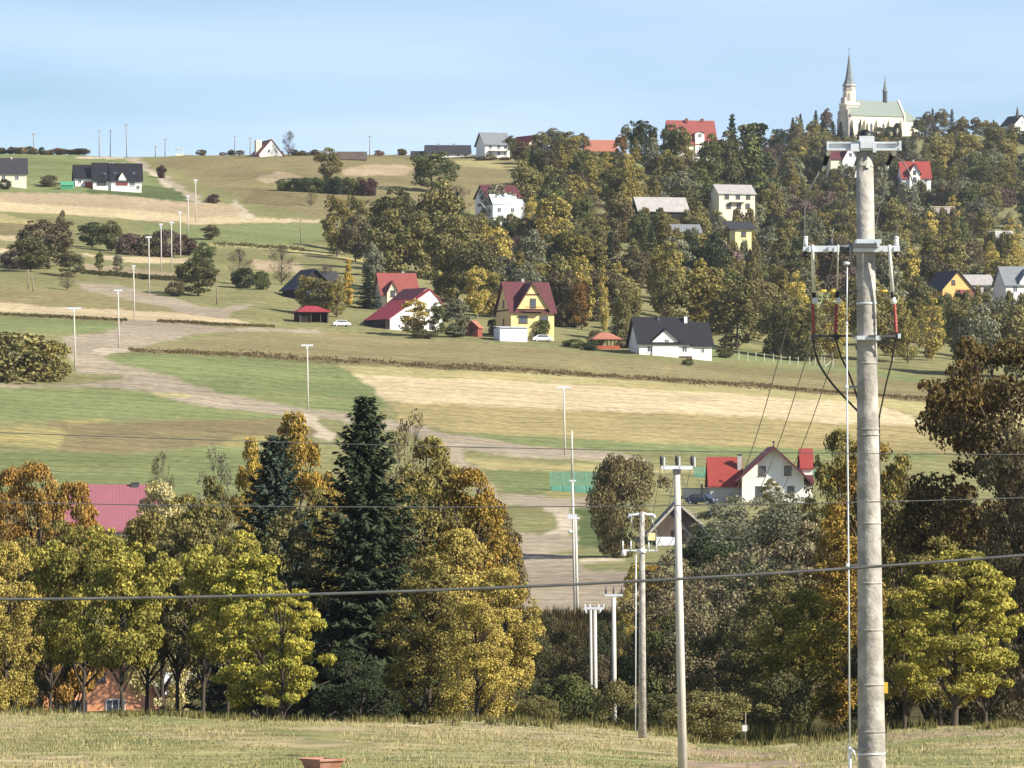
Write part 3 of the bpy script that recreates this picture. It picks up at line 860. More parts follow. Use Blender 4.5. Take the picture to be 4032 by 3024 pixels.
# ------------------------------------------------------------------ buildings
RECTS = []     # photo rectangles kept clear of random trees: (x0, x1, y0, y1, distance)

def site(name, label, cat, x, y, yaw=0.0, group=None, d=None, clear=None, dmin=445.0):
    """root Empty at the building's front foot; photo pixel (x, y) is the middle of the front wall's foot"""
    if d is None:
        d = dist_at(x, y, dmin)
    X = (x - CX) / F * d
    z = (YH - y) / F * d
    root = thing(name, label, cat, (X, d, z), math.radians(yaw), group)
    k = d / F
    if clear:
        RECTS.append((*clear, d))
    return root, k

def gable(root, x0, x1, y0, y1, z0, ze, zr, axis, wall, roof, ov=.45, th=.22, apex=.5, ze2=None, verge=None, wall_name='wall', roof_name='roof', roof_ov_front=None):
    """walls with gables plus a two-slope roof; axis 'x': ridge runs left-right, 'y': ridge runs front-back"""
    ze2 = ze if ze2 is None else ze2
    if axis == 'x':
        a0, a1 = y0, y1
        P = lambda a, z, t: (t, a, z)
        t0, t1 = x0, x1
    else:
        a0, a1 = x0, x1
        P = lambda a, z, t: (a, t, z)
        t0, t1 = y0, y1
    am = a0 + (a1 - a0) * apex
    prof = [(a0, z0), (a1, z0), (a1, ze2), (am, zr), (a0, ze)]
    pts = [P(a, z, t0) for a, z in prof]
    if axis == 'y':
        pts = pts[::-1]
    m = MB().prism(pts, P(0, 0, t1 - t0))
    w = m.build(wall_name, wall, root)
    s0 = (zr - ze) / (am - a0); s1 = (zr - ze2) / (a1 - am)
    e0 = (a0 - ov, ze - ov * s0 - .03); e1 = (a1 + ov, ze2 - ov * s1 - .03)
    pr = [e0, (am, zr - .03), e1, (e1[0], e1[1] + th), (am, zr + th), (e0[0], e0[1] + th)]
    of = ov if roof_ov_front is None else roof_ov_front
    pts = [P(a, z, t0 - of) for a, z in pr]
    m = MB().prism(pts if axis == 'x' else pts[::-1], P(0, 0, t1 - t0 + of + ov))
    r = m.build(roof_name, roof, root)
    if verge:
        # verge boards along the front gable edge
        for q, (pa, pb) in enumerate(((e0, (am, zr - .03)), ((am, zr - .03), e1))):
            t = t0 - of - .05
            pp = [P(pa[0], pa[1] - .12, t), P(pb[0], pb[1] - .12, t), P(pb[0], pb[1] + th + .05, t), P(pa[0], pa[1] + th + .05, t)]
            MB().prism(pp if axis == 'x' else pp[::-1], P(0, 0, .045)).build('verge_board', verge, r)
    return w, r

def hip(root, x0, x1, y0, y1, ze, zr, inset, roof, ov=.4, th=.15, name='roof'):
    xm0, xm1, ym = x0 + inset, x1 - inset, (y0 + y1) / 2
    a = [(x0 - ov, y0 - ov, ze), (x1 + ov, y0 - ov, ze), (x1 + ov, y1 + ov, ze), (x0 - ov, y1 + ov, ze)]
    b = [(p[0], p[1], p[2] - th) for p in a]
    v = b + a + [(xm0, ym, zr), (xm1, ym, zr)]
    f = [(3, 2, 1, 0), (0, 1, 5, 4), (1, 2, 6, 5), (2, 3, 7, 6), (3, 0, 4, 7), (4, 5, 9, 8), (5, 6, 9), (6, 7, 8, 9), (7, 4, 8)]
    return MB().add(v, f).build(name, roof, root)

def window(root, side, plane, u, z, w, h, frame='white_frame', sill=True, name='window', bars=1, fw=.09):
    """framed window with its own pane; side 'f' front wall at y=plane, 'l' left wall at x=plane, 'r' right wall"""
    if side == 'f':
        T = lambda a, dp, zz: (a, plane - dp, zz)
    elif side == 'l':
        T = lambda a, dp, zz: (plane - dp, -a, zz)
    else:
        T = lambda a, dp, zz: (plane + dp, a, zz)
    def bx(m, a0, a1, d0, d1, zz0, zz1):
        p = [T(a0, d0, zz0), T(a1, d1, zz1)]
        lo = [min(p[0][i], p[1][i]) for i in range(3)]; hi = [max(p[0][i], p[1][i]) for i in range(3)]
        m.box(*lo, *hi)
    m = MB()
    bx(m, u - w / 2, u - w / 2 + fw, -.03, .055, z, z + h)
    bx(m, u + w / 2 - fw, u + w / 2, -.03, .055, z, z + h)
    bx(m, u - w / 2 + fw, u + w / 2 - fw, -.03, .055, z + h - fw, z + h)
    bx(m, u - w / 2 + fw, u + w / 2 - fw, -.03, .055, z, z + fw)
    for b in range(bars):
        c = u - w / 2 + w * (b + 1) / (bars + 1)
        bx(m, c - fw * .35, c + fw * .35, -.03, .048, z + fw, z + h - fw)
    o = m.build(name, frame, root)
    m = MB(); bx(m, u - w / 2 + fw * .8, u + w / 2 - fw * .8, -.04, .022, z + fw * .8, z + h - fw * .8)
    m.build('pane', 'glass', o)
    if sill:
        m = MB(); bx(m, u - w / 2 - .08, u + w / 2 + .08, -.02, .13, z - .07, z - .005)
        m.build('sill', frame, o)
    return o

def chimney(root, x, y, z0, z1, s=.55, mat='grey_wall'):
    c = MB().box(x - s / 2, y - s / 2, z0, x + s / 2, y + s / 2, z1).build('chimney', mat, root)
    MB().box(x - s / 2 - .08, y - s / 2 - .08, z1 - .02, x + s / 2 + .08, y + s / 2 + .08, z1 + .12).build('chimney_cap', 'dark_steel', c)
    return c

def plinth(root, x0, x1, y0, y1, z0, z1, mat='stone'):
    return MB().box(x0 - .06, y0 - .06, z0, x1 + .06, y1 + .06, z1).build('plinth', mat, root)

# --- yellow house with steep maroon roof
r, k = site('yellow_house', 'yellow house with steep maroon roof and brown trimmed front gable', 'house', 2097, 1338, 18, clear=(1950, 2190, 1105, 1320))
W, D = 170 * k / math.cos(math.radians(18)), 9.6
x0, x1 = -W / 2, W / 2
ze, zr = 116 * k, 228 * k
gable(r, x0, x1, 0, D, -2, ze, zr, 'x', 'yellow_wall', 'roof_maroon', ov=.5)
gw = 6.6
gx = -.15
MBg = MB()
gable(r, gx - gw / 2, gx + gw / 2, -.35, D / 2, ze + .25, ze + .35, zr - .25, 'y', 'yellow_wall', 'roof_maroon', ov=.35, verge='brown_trim', wall_name='front_gable', roof_name='gable_roof')
MB().box(x0 - .02, -.07, ze - .32, x1 + .02, -.005, ze + .02).build('eave_trim', 'brown_trim', r)
MB().box(gx - gw * .22, -.44, ze + 3.0, gx + gw * .22, -.352, ze + 3.3).build('collar_trim', 'brown_trim', r)
b = MB().box(gx - 1.9, -1.3, ze - .35, gx + 1.9, -.075, ze - .2).build('balcony', 'brown_trim', r)
m = MB()
for i in range(13):
    a = gx - 1.85 + i * 3.7 / 12
    m.box(a - .03, -1.28, ze - .2, a + .03, -1.22, ze + .62)
m.box(gx - 1.9, -1.3, ze + .62, gx + 1.9, -1.2, ze + .7)
m.build('railing', 'brown_trim', b)
window(r, 'f', -.35, gx + .1, ze + .36, 1.3, 2.0, 'brown_trim', False, 'balcony_door')
window(r, 'f', 0, -W * .22, 3.3, 1.9, 1.5, 'brown_trim', bars=2)
window(r, 'f', 0, W * .26, 3.3, 1.8, 1.5, 'brown_trim', bars=2)
window(r, 'f', 0, -W * .3, .7, 1.3, 1.3, 'brown_trim')
window(r, 'l', x0, -D * .5, 2.9, .9, 1.4, 'brown_trim')
window(r, 'l', x0, -D * .5, ze + .6, 1.0, 1.5, 'brown_trim')
MB().box(x0 - .07, .05, ze - .1, x0 - .005, D - .05, ze + .25).build('eave_trim', 'brown_trim', r)
chimney(r, -.4, D / 2 + .4, zr - .4, zr + .9)

# --- white bungalow with black roof
r, k = site('white_bungalow', 'white bungalow with broad black roof and small front gable at the edge of the wood', 'house', 2621, 1404, 11, clear=(2470, 2830, 1240, 1405))
W, D = 208 * k / math.cos(math.radians(11)), 9.5
x0, x1 = -W / 2, W / 2
ze, zr = 59 * k, 155 * k
gable(r, x0, x1, 0, D, -1.5, ze, zr, 'x', 'white_wall', 'roof_black', ov=.6)
gable(r, -.1 - 2.6, -.1 + 2.6, -.3, D / 2, ze + .0, ze + .1, ze + 2.35, 'y', 'white_wall', 'roof_black', ov=.4, wall_name='front_gable', roof_name='gable_roof')
MB().box(-2.7, -.3, -.5, 2.5, -.002, ze + .02).build('front_bay', 'white_wall', r)
gable(r, x1 + .01, x1 + 82 * k, .4, D - .6, -1.8, ze - .45, zr - .9, 'x', 'white_wall', 'roof_black', ov=.45, wall_name='wing', roof_name='wing_roof')
window(r, 'f', 0, -W * .29, .85, 1.3, 1.2)
window(r, 'f', 0, W * .36, .85, 1.05, 1.25)
window(r, 'f', -.3, .15, ze - .75, .95, 1.25)
window(r, 'f', .4, x1 + 46 * k, .7, .75, 1.1)
plinth(r, x0, x1, 0, D, -1.6, .12, 'brown_trim')
chimney(r, W * .46, D * .4, zr - 1.0, zr + .35, .6, 'white_wall')
chimney(r, -W * .05, D * .45, zr - .9, zr + .1, .5, 'dark_steel')
MB().box(x0 - 1.0, .3, -.9, x0 - .1, 1.0, .5).build('terrace_wall', 'roof_orange', r)

# --- white house with red roof and brown windows
r, k = site('white_house', 'white gabled house with bright red side wings and brown windows', 'house', 3044, 1968, 1, d=705, clear=(2795, 3210, 1725, 1960))
W = 8.6
x0, x1 = -W / 2, W / 2
ze, zr = 94 * k, 205 * k
gable(r, x0, x1, 0, 11, -2.5, ze, zr, 'y', 'white_wall', 'roof_red', ov=.95, verge='roof_maroon', roof_ov_front=1.2)
gable(r, x0 - 4.3, x0 - .002, 2.0, 9.5, -2.5, 60 * k, 164 * k, 'x', 'grey_wall', 'roof_red', ov=.35, wall_name='side_wing', roof_name='wing_roof')  # white wing; the grey wall colour holds its shade
gable(r, x1 + .002, x1 + 1.4, 3.2, 9.5, -2.5, 128 * k, 198 * k, 'x', 'white_wall', 'roof_red', ov=.3, wall_name='side_wing', roof_name='wing_roof')
for (wx, wy) in ((-43, 132), (58, 133)):
    window(r, 'f', 0, wx * k, (wy - 37) * k, 29 * k, 38 * k, 'brown_trim')
for (wx, wy) in ((-55, 54), (70, 54)):
    window(r, 'f', 0, wx * k, (wy - 42) * k, 28 * k, 42 * k, 'brown_trim')
m = MB(); m.tube([(0, -1.2, zr + .1), (0, -1.2, zr + .7)], [.10, .07], 6); m.lathe((0, -1.2, zr + .6), [(.02, 0), (.2, .12), (.2, .22), (.03, .38)], 8)
m.build('finial', 'dark_steel', r)
chimney(r, -4.4, 4.2, 118 * k, 178 * k, .6)
gable(r, x1 + .01, x1 + 1.2, .8, 3.1, -2.5, 66 * k, 92 * k, 'x', 'white_wall', 'roof_maroon', ov=.25, wall_name='porch', roof_name='porch_roof')

# --- old wooden barn
r, k = site('wooden_barn', 'old dark wooden barn with pale eaves beside the white gabled house', 'barn', 2672, 2150, 1, d=600, clear=(2560, 2800, 1975, 2140))
gable(r, -105 * k, 118 * k, 0, 9, -2, 62 * k, 168 * k, 'y', 'boards', 'roof_charcoal', ov=.55, apex=.45, verge='stone')
MB().prism([(-88 * k, -1.5, -.2), (10 * k, -1.5, -.2), (10 * k, -.01, 1.0), (-88 * k, -.01, 1.0)], (0, 0, .09)).build('lean_to_roof', 'grey_sheet', r)
MB().box(-86 * k, -1.35, -2, 8 * k, -.05, -.25).build('lean_to', 'boards', r)
MB().box(-.8, -.06, -1, .9, -.004, 1.9).build('barn_door', 'boards_dark', r)

# --- farmhouse with sweeping crimson roof
r, k = site('farmhouse', 'white farmhouse with long crimson roof sweeping down over a dark lean-to', 'house', 1640, 1306, 33, clear=(1440, 1720, 1135, 1300))
W, D = 205 * k / math.cos(math.radians(33)), 9.0
x0, x1 = -W / 2, W / 2
gable(r, x0, x1, 0, D, -2, 50 * k, 166 * k, 'y', 'white_wall', 'roof_crimson', ov=.5, apex=.76, ze2=110 * k, roof_ov_front=.25)
gable(r, x0 + W * .45, x0 + W * 1.0, 1.2, D + .8, 60 * k, 118 * k, 172 * k, 'y', 'white_wall', 'roof_maroon', ov=.4, apex=.55, wall_name='upper_gable', roof_name='upper_roof', roof_ov_front=.1)
MB().box(x0 - .9, .3, -2, x0 - .05, D - .3, 46 * k).build('lean_to', 'boards_dark', r)
window(r, 'f', 0, 1.0, .5, 1.1, 1.2, 'brown_trim'); window(r, 'f', 0, -2.4, .4, 1.0, 1.1, 'brown_trim')
window(r, 'f', 0, 2.6, 3.4, 1.0, 1.3, 'brown_trim'); window(r, 'f', 0, 3.6, .4, 1.2, 1.9, 'brown_trim', False, 'door')

# --- cream house with dull red roof behind the farmhouse
r, k = site('cream_house', 'cream house with dull red roof half hidden behind the crimson roofed farmhouse', 'house', 1575, 1215, 12, clear=(1500, 1640, 1070, 1150))
W = 142 * k
gable(r, -W / 2, W / 2, 0, 9, -2, 60 * k, 140 * k, 'x', 'cream_wall', 'roof_brick', ov=.5)
gable(r, -W * .38, -W * .06, -.7, 5, -2, 62 * k, 106 * k, 'y', 'cream_wall', 'roof_brick', ov=.35, wall_name='dormer_wall', roof_name='dormer_roof')
window(r, 'f', -.7, -W * .22, 46 * k, 1.0, 1.4, 'brown_trim')
chimney(r, W * .2, 4.8, 132 * k, 152 * k)

# --- open shed with bright red roof
r, k = site('open_shed', 'small open shed with bright crimson roof and dark boarded walls', 'shed', 1236, 1272, 14, clear=(1160, 1305, 1200, 1268))
W, D = 6.0, 5.5
hip(r, -W / 2, W / 2, 0, D, 46 * k, 70 * k, 1.9, 'roof_crimson', .5)
MB().box(-W / 2, .1, -1, -W / 2 + .12, D, 45 * k).box(-W / 2 + .12, D - .12, -1, W / 2, D, 45 * k).box(W / 2 - .12, .1, -1, W / 2, D - .12, 45 * k).build('wall', 'boards_dark', r)
for px_ in (-W / 2 + .15, -.6, 1.4, W / 2 - .15):
    MB().box(px_ - .08, .02, -1, px_ + .08, .095, 45 * k).build('post', 'boards', r)
MB().box(-W / 2 + .3, .3, -1, -.8, .42, 42 * k).build('plank_wall', 'boards_dark', r)

# --- dark wooden house behind the birches
r, k = site('wooden_house', 'dark wooden house with black roof behind the birches and golden poplar', 'house', 1240, 1185, 24, clear=(1135, 1200, 1060, 1130))
gable(r, -4.5, 4.5, 0, 8, -2, 50 * k, 124 * k, 'y', 'boards_dark', 'roof_black', ov=.6)
gable(r, .6, 6.2, 1.0, 7.0, -2, 66 * k, 118 * k, 'x', 'boards_dark', 'roof_charcoal', ov=.5, wall_name='wing', roof_name='wing_roof')
window(r, 'f', 0, -1.4, 1.0, 1.0, 1.2); window(r, 'f', 0, 1.4, 1.0, 1.0, 1.2)

# --- small things in the farm yards
r, k = site('garden_shed', 'small orange red garden shed beside the farmhouse', 'shed', 1857, 1326, -20)
gable(r, -24 * k, 26 * k, 0, 2.6, -1, 38 * k, 60 * k, 'y', 'roof_brick', 'roof_orange', ov=.25)
window(r, 'f', 0, 0, .3, .6, 1.5, 'brown_trim', False, 'door')
r, k = site('metal_garage', 'pale blue sheet metal garage in front of the yellow house', 'garage', 2020, 1345, 14, clear=(1940, 2090, 1285, 1345))
MB().box(-53 * k, 0, -1.5, 58 * k, 5.2, 54 * k).build('wall', 'pale_blue_sheet', r)
MB().prism([(-56 * k, -.25, 54 * k), (61 * k, -.25, 54 * k), (61 * k, 5.4, 62 * k), (-56 * k, 5.4, 62 * k)], (0, 0, .1)).build('roof', 'grey_sheet', r)
MB().box(6 * k, -.07, -.4, 52 * k, -.004, 46 * k).build('garage_door', 'white_frame', r)
MB().box(-45 * k, -.06, -.4, -6 * k, -.004, 40 * k).build('garage_door', 'pale_blue_sheet', r)
r, k = site('gazebo', 'open garden gazebo with brick red hipped roof between the yellow house and the bungalow', 'gazebo', 2390, 1376, 10, clear=(2325, 2445, 1305, 1372))
hip(r, -50 * k, 50 * k, 0, 4.2, 42 * k, 68 * k, 32 * k, 'roof_orange', .5)
for ax in (-46, -16, 16, 46):
    for ay in (.15, 4.0):
        MB().box(ax * k - .1, ay - .1, -1.2, ax * k + .1, ay + .1, 41 * k).build('post', 'brown_trim', r)
MB().box(-50 * k, .02, -1.2, 52 * k, .14, 15 * k).build('parapet', 'brick_low', r)

def car(name, label, x, y, d, yaw, body, L=4.1):
    r, k = site(name, label, 'car', x, y, yaw, d=d)
    s = L / 4.1
    prof = [(-2.05, .32), (2.05, .32), (2.08, .75), (1.5, .92), (.85, 1.42), (-1.0, 1.46), (-1.75, .98), (-2.06, .9)]
    MB().prism([(a * s, -.82 * s, z * s) for a, z in prof], (0, 1.64 * s, 0)).build('body', body, r)
    for sy in (-.835, .825):
        MB().prism([(a * s, sy * s, z * s) for a, z in [(-1.35, .98), (1.25, .96), (.78, 1.33), (-.95, 1.36)]], (0, .012 * s, 0)).build('side_window', 'glass', r)
    for a in (-1.3, 1.3):
        for b in (-.84, .66):
            w = MB().tube([(a * s, b * s, .32 * s), (a * s, (b + .18) * s, .32 * s)], .32 * s, 14).build('wheel', 'tyre', r)
            MB().tube([(a * s, (b - .012) * s, .32 * s), (a * s, (b + .192) * s, .32 * s)], .19 * s, 10).build('rim', 'galv_far', w)
    for b in (-.62, .42):
        MB().box(2.04 * s, b * s, .62 * s, 2.1 * s, (b + .2) * s, .76 * s).build('headlight', 'porcelain', r)
    return r
def on_ground(o, sink=.05):
    o.location.z = Hs(o.location.x, o.location.y) - sink
    return o
on_ground(car('parked_car', 'dark blue car parked beside the white house with red side wings', 2762, 1985, 690, -28, 'car_dark'))
on_ground(car('parked_car', 'small white car parked beside the open shed with the crimson roof', 1345, 1282, dist_at(1345, 1285), 12, 'car_white', 3.6))
on_ground(car('parked_car', 'white car parked below the bush at the yellow house', 2137, 1342, dist_at(2137, 1346), 8, 'car_white', 3.9))

# --- far left houses on the shelf
r, k = site('white_house', 'white two storey house with black roof beside the field edge and low bushes', 'house', 20, 735, 8, clear=(0, 110, 615, 735))
gable(r, -95 * k, 84 * k, 0, 9, -2, 56 * k, 114 * k, 'x', 'cream_wall', 'roof_charcoal', ov=.5)
window(r, 'f', 0, 46 * k, 26 * k, 1.2, 1.4); window(r, 'f', 0, -6 * k, 26 * k, 1.2, 1.4); window(r, 'f', 0, -60 * k, 26 * k, 1.2, 1.4)
chimney(r, 2, 4.4, 110 * k, 124 * k)
r, k = site('white_house', 'long white house with stepped black roof and brick red front strip above the lawn', 'house', 465, 754, 6, clear=(285, 570, 635, 752))
gable(r, -98 * k, -28 * k, 0, 9.5, -2, 46 * k, 114 * k, 'x', 'white_wall', 'roof_black', ov=.45)
gable(r, -28 * k + .01, 92 * k, -.5, 9, -2, 46 * k, 112 * k, 'x', 'white_wall', 'roof_black', ov=.45, wall_name='wing', roof_name='wing_roof')
gable(r, 2 * k, 32 * k, -.9, 4, 40 * k, 52 * k, 76 * k, 'y', 'white_wall', 'roof_black', ov=.12, wall_name='dormer_wall', roof_name='dormer_roof')
MB().box(-8 * k, -.62, 24 * k, 38 * k, -.505, 36 * k).build('brick_strip', 'roof_brick', r)
window(r, 'f', 0, -66 * k, 24 * k, 2.6, 1.1, 'brown_trim', bars=3); window(r, 'f', -.5, 56 * k, 22 * k, 1.6, 1.3, bars=2); window(r, 'f', -.5, 78 * k, 8 * k, 1.0, 1.2)
for a, z in ((-52, 62), (-12, 66), (62, 66)):
    MB().prism([(a * k - .4, .95, z * k), (a * k + .4, .95, z * k), (a * k + .4, 1.7, z * k + .75), (a * k - .4, 1.7, z * k + .75)], (0, -.25, .2)).build('roof_window', 'glass', r)
for a in (-30, -20, 20):
    chimney(r, a * k, 4.8, 106 * k, 122 * k, .5)
r, k = site('white_house', 'small white house with black roof beside the long stepped one', 'house', 326, 736, 8, clear=(288, 362, 645, 735))
gable(r, -30 * k, 42 * k, 0, 9, -2, 38 * k, 88 * k, 'x', 'white_wall', 'roof_black', ov=.5)
MB().box(8 * k, -.07, -.3, 36 * k, -.004, 20 * k).build('garage_door', 'brick_low', r)
window(r, 'f', 0, -12 * k, 14 * k, 1.0, 1.2)
r, k = site('tarpaulin_shelter', 'low green tarpaulin shelter beside the small white house', 'shelter', 263, 746, 0)
gable(r, -24 * k, 24 * k, 0, 3, -1, 18 * k, 32 * k, 'x', 'green_tarp', 'green_tarp', ov=.15, th=.06)

# --- skyline houses
r, k = site('ridge_house', 'white gabled house with red roof and square turret on the bare ridge', 'house', 1064, 616, 20, clear=(995, 1135, 548, 615))
gable(r, -44 * k, 52 * k, 0, 9, -2, 10 * k, 66 * k, 'y', 'white_wall', 'roof_brick', ov=.7, apex=.52, roof_ov_front=.3)
MB().box(-46 * k, 3.0, 10 * k, -24 * k, 5.0, 66 * k).build('turret', 'cream_wall', r)
gable(r, 30 * k, 72 * k, 4, 9, -2, 6 * k, 26 * k, 'x', 'white_wall', 'roof_charcoal', ov=.3, wall_name='wing', roof_name='wing_roof')
window(r, 'f', 0, -6 * k, 16 * k, .9, 1.1); window(r, 'f', 0, 26 * k, 14 * k, .8, 1.0)
r, k = site('long_barn', 'long low barn with dark brown roof on the bare ridge', 'barn', 1390, 632, 4, clear=(1330, 1450, 596, 632))
gable(r, -58 * k, 52 * k, 0, 8, -2, 6 * k, 36 * k, 'x', 'boards', 'boards', ov=.4)
r, k = site('black_roofed_house', 'long white house under one plain black roof on the ridge', 'house', 1765, 620, 3, clear=(1620, 1855, 560, 615))
gable(r, -86 * k, 86 * k, 0, 9, -2, 18 * k, 50 * k, 'x', 'white_wall', 'roof_charcoal', ov=.5)
gable(r, -142 * k, -88 * k, .5, 8, -2, 2 * k, 26 * k, 'x', 'grey_wall', 'roof_charcoal', ov=.4, wall_name='annex', roof_name='annex_roof')
for a in (-40, 0, 40, 68):
    window(r, 'f', 0, a * k, 3 * k, 1.0, 1.0)
chimney(r, -36 * k, 4.5, 46 * k, 56 * k); chimney(r, 24 * k, 4.5, 46 * k, 56 * k)
r, k = site('tall_house', 'tall white two storey house with slate grey roof on the ridge', 'house', 1952, 622, 17, clear=(1868, 2015, 518, 622))
gable(r, -44 * k, 58 * k, 0, 10, -2, 56 * k, 102 * k, 'x', 'white_wall', 'roof_slate', ov=.6)
for a in (-22, 12, 40):
    window(r, 'f', 0, a * k, 34 * k, 1.1, 1.4); window(r, 'f', 0, a * k, 8 * k, 1.1, 1.5)
MB().box(-30 * k, -1.2, 27 * k, 50 * k, -.004, 29 * k).build('balcony', 'grey_wall', r)
r, k = site('red_gabled_house', 'house with crimson roof and pale gable among ridge trees', 'house', 2100, 600, 34, clear=(2035, 2145, 530, 585))
gable(r, -34 * k, 40 * k, 0, 10, -2, 20 * k, 66 * k, 'y', 'cream_wall', 'roof_crimson', ov=.4)
window(r, 'f', 0, 0, 24 * k, 1.0, 1.3)
r, k = site('orange_roofed_house', 'low house with pale orange tiled roof among ridge trees', 'house', 2368, 612, 4, clear=(2310, 2430, 548, 592))
gable(r, -60 * k, 60 * k, 0, 9, -2, 20 * k, 62 * k, 'x', 'cream_wall', 'roof_orange', ov=.5)
window(r, 'f', 0, -20 * k, 6 * k, 1.0, 1.2); window(r, 'f', 0, 30 * k, 6 * k, 1.0, 1.2)
r, k = site('red_roofed_house', 'large house with tall brick red hipped roof and white dormer on the ridge', 'house', 2735, 588, 10, d=1660, clear=(2640, 2835, 466, 580))
gable(r, -95 * k, 88 * k, 0, 11, -4, 26 * k, 116 * k, 'x', 'cream_wall', 'roof_brick', ov=.5)
gable(r, 2 * k, 38 * k, -.4, 5, -3, 64 * k, 70 * k, 'y', 'white_wall', 'roof_brick', ov=.25, wall_name='dormer_wall', roof_name='dormer_roof')
gable(r, -80 * k, -44 * k, -.4, 5, -3, 60 * k, 84 * k, 'y', 'white_wall', 'roof_brick', ov=.25, wall_name='dormer_wall', roof_name='dormer_roof')
window(r, 'f', -.4, 20 * k, 46 * k, 1.3, 1.3, bars=2); window(r, 'f', -.4, -62 * k, 40 * k, 1.2, 1.3)
window(r, 'f', 0, 30 * k, 6 * k, 1.2, 1.3); window(r, 'f', 0, 60 * k, 6 * k, 1.2, 1.3)
chimney(r, -20 * k, 5, 108 * k, 124 * k, .9, 'roof_brick'); chimney(r, 44 * k, 5.5, 106 * k, 124 * k, .9, 'roof_brick')

# --- houses in the wood
r, k = site('slope_house', 'white house with maroon upper roof and shiny pale lower roof on the wooded slope', 'house', 1985, 852, 20, d=1405, clear=(1880, 2055, 722, 850))
gable(r, -70 * k, 66 * k, 0, 10, -3, 78 * k, 124 * k, 'x', 'white_wall', 'roof_maroon', ov=.5)
MB().prism([(-64 * k, -3.2, 44 * k), (46 * k, -3.2, 44 * k), (46 * k, -.01, 84 * k), (-64 * k, -.01, 84 * k)], (0, 0, .18)).build('lower_roof', 'pale_blue_sheet', r)
MB().prism([(46 * k + .01, -2.6, 44 * k), (74 * k, -2.6, 44 * k), (74 * k, -.01, 66 * k), (46 * k + .01, -.01, 66 * k)], (0, 0, .15)).build('lower_roof', 'pale_blue_sheet', r)
MB().box(-62 * k, -3.0, -3, 70 * k, -.01, 42 * k).build('lower_storey', 'white_wall', r)
window(r, 'f', -3.0, -36 * k, 12 * k, 1.2, 1.4); window(r, 'f', -3.0, 20 * k, 12 * k, 1.2, 1.4); chimney(r, 0, -1.0, 66 * k, 92 * k, .5, 'white_wall')
MB().tube([(-100 * k, -1, 48 * k), (-62 * k, -1.5, 2 * k)], .16, 6).build('stair_rail', 'grey_wall', r)
r, k = site('long_shed', 'long weathered shed with pale grey roof on the wooded slope', 'shed', 2612, 842, 14, d=1440, clear=(2500, 2718, 772, 828))
gable(r, -100 * k, 100 * k, 0, 8, -3, 14 * k, 66 * k, 'x', 'boards_dark', 'roof_grey', ov=.5)
MB().box(2 * k, -.07, -1, 22 * k, -.004, 12 * k).build('barn_door', 'boards', r)
r, k = site('cream_slope_house', 'cream two storey house with plain grey roof standing in the wood', 'house', 2902, 828, 15, d=1470, clear=(2808, 2985, 724, 826))
gable(r, -74 * k, 74 * k, 0, 9, -3, 66 * k, 102 * k, 'x', 'cream_wall', 'roof_grey', ov=.4)
for a in (-42, 4, 46):
    window(r, 'f', 0, a * k, 44 * k, 1.4, 1.3, 'brown_trim')
for a in (-34, 8, 44):
    window(r, 'f', 0, a * k, 6 * k, 1.4, 1.6, 'brown_trim')
MB().box(-30 * k, -1.2, 31 * k, 30 * k, -.004, 34 * k).build('balcony', 'grey_wall', r)
r, k = site('yellow_cottage', 'small lemon yellow cottage with low brownish roof deep in the wood', 'house', 2926, 958, 10, d=1330, clear=(2880, 2985, 868, 950))
gable(r, -32 * k, 34 * k, 0, 7, -3, 54 * k, 58 * k, 'y', 'bright_yellow_wall', 'roof_maroon', ov=.1)
MB().prism([(-58 * k, -.6, 55 * k), (54 * k, -.6, 55 * k), (54 * k, 7, 88 * k), (-58 * k, 7, 88 * k)], (0, 0, .18)).build('roof', 'roof_charcoal', r)
window(r, 'f', 0, 2 * k, 26 * k, 1.3, 1.4, 'brown_trim')
r, k = site('grey_cottage', 'grey roofed cottage glimpsed through treetops of the wood', 'house', 2705, 935, 8, d=1345, clear=(2660, 2750, 882, 905))
gable(r, -56 * k, 56 * k, 0, 8, -3, 20 * k, 52 * k, 'x', 'grey_wall', 'roof_slate', ov=.4)
r, k = site('maroon_roofed_house', 'white gabled house with dusky maroon roof below the church', 'house', 3322, 668, 8, d=1950, clear=(3265, 3370, 580, 665))
gable(r, -52 * k, 58 * k, 0, 10, -3, 44 * k, 100 * k, 'x', 'cream_wall', 'roof_maroon', ov=.4)
gable(r, -6 * k, 60 * k, -.6, 6, -3, 36 * k, 96 * k, 'y', 'white_wall', 'roof_maroon', ov=.3, wall_name='front_gable', roof_name='gable_roof')
window(r, 'f', -.6, 26 * k, 50 * k, 1.3, 1.6); window(r, 'f', -.6, 10 * k, 8 * k, 1.2, 1.6); window(r, 'f', -.6, 44 * k, 8 * k, 1.2, 1.6)
r, k = site('red_slope_house', 'house with bright orange red roof and white front gable below the churchyard trees', 'house', 3608, 722, 6, d=1850, clear=(3545, 3672, 626, 724))
gable(r, -56 * k, 58 * k, 0, 10, -3, 24 * k, 88 * k, 'x', 'white_wall', 'roof_red', ov=.5)
gable(r, -28 * k, 14 * k, -.8, 6, -3, 42 * k, 76 * k, 'y', 'white_wall', 'roof_red', ov=.5, wall_name='front_gable', roof_name='gable_roof')
window(r, 'f', -.8, -8 * k, 34 * k, 1.1, 1.5, 'brown_trim'); window(r, 'f', -.8, -8 * k, 4 * k, 1.3, 1.8, 'brown_trim'); window(r, 'f', 0, 38 * k, 3 * k, 1.3, 1.4)
chimney(r, -2 * k, 5, 84 * k, 98 * k)
r, k = site('ochre_house', 'ochre gabled house with black roof and brick red base by the wood', 'house', 3772, 1162, 20, d=1235, clear=(3690, 3845, 1066, 1155))
gable(r, -66 * k, 66 * k, 0, 11, -3, 24 * k, 94 * k, 'y', 'ochre_wall', 'roof_black', ov=.45)
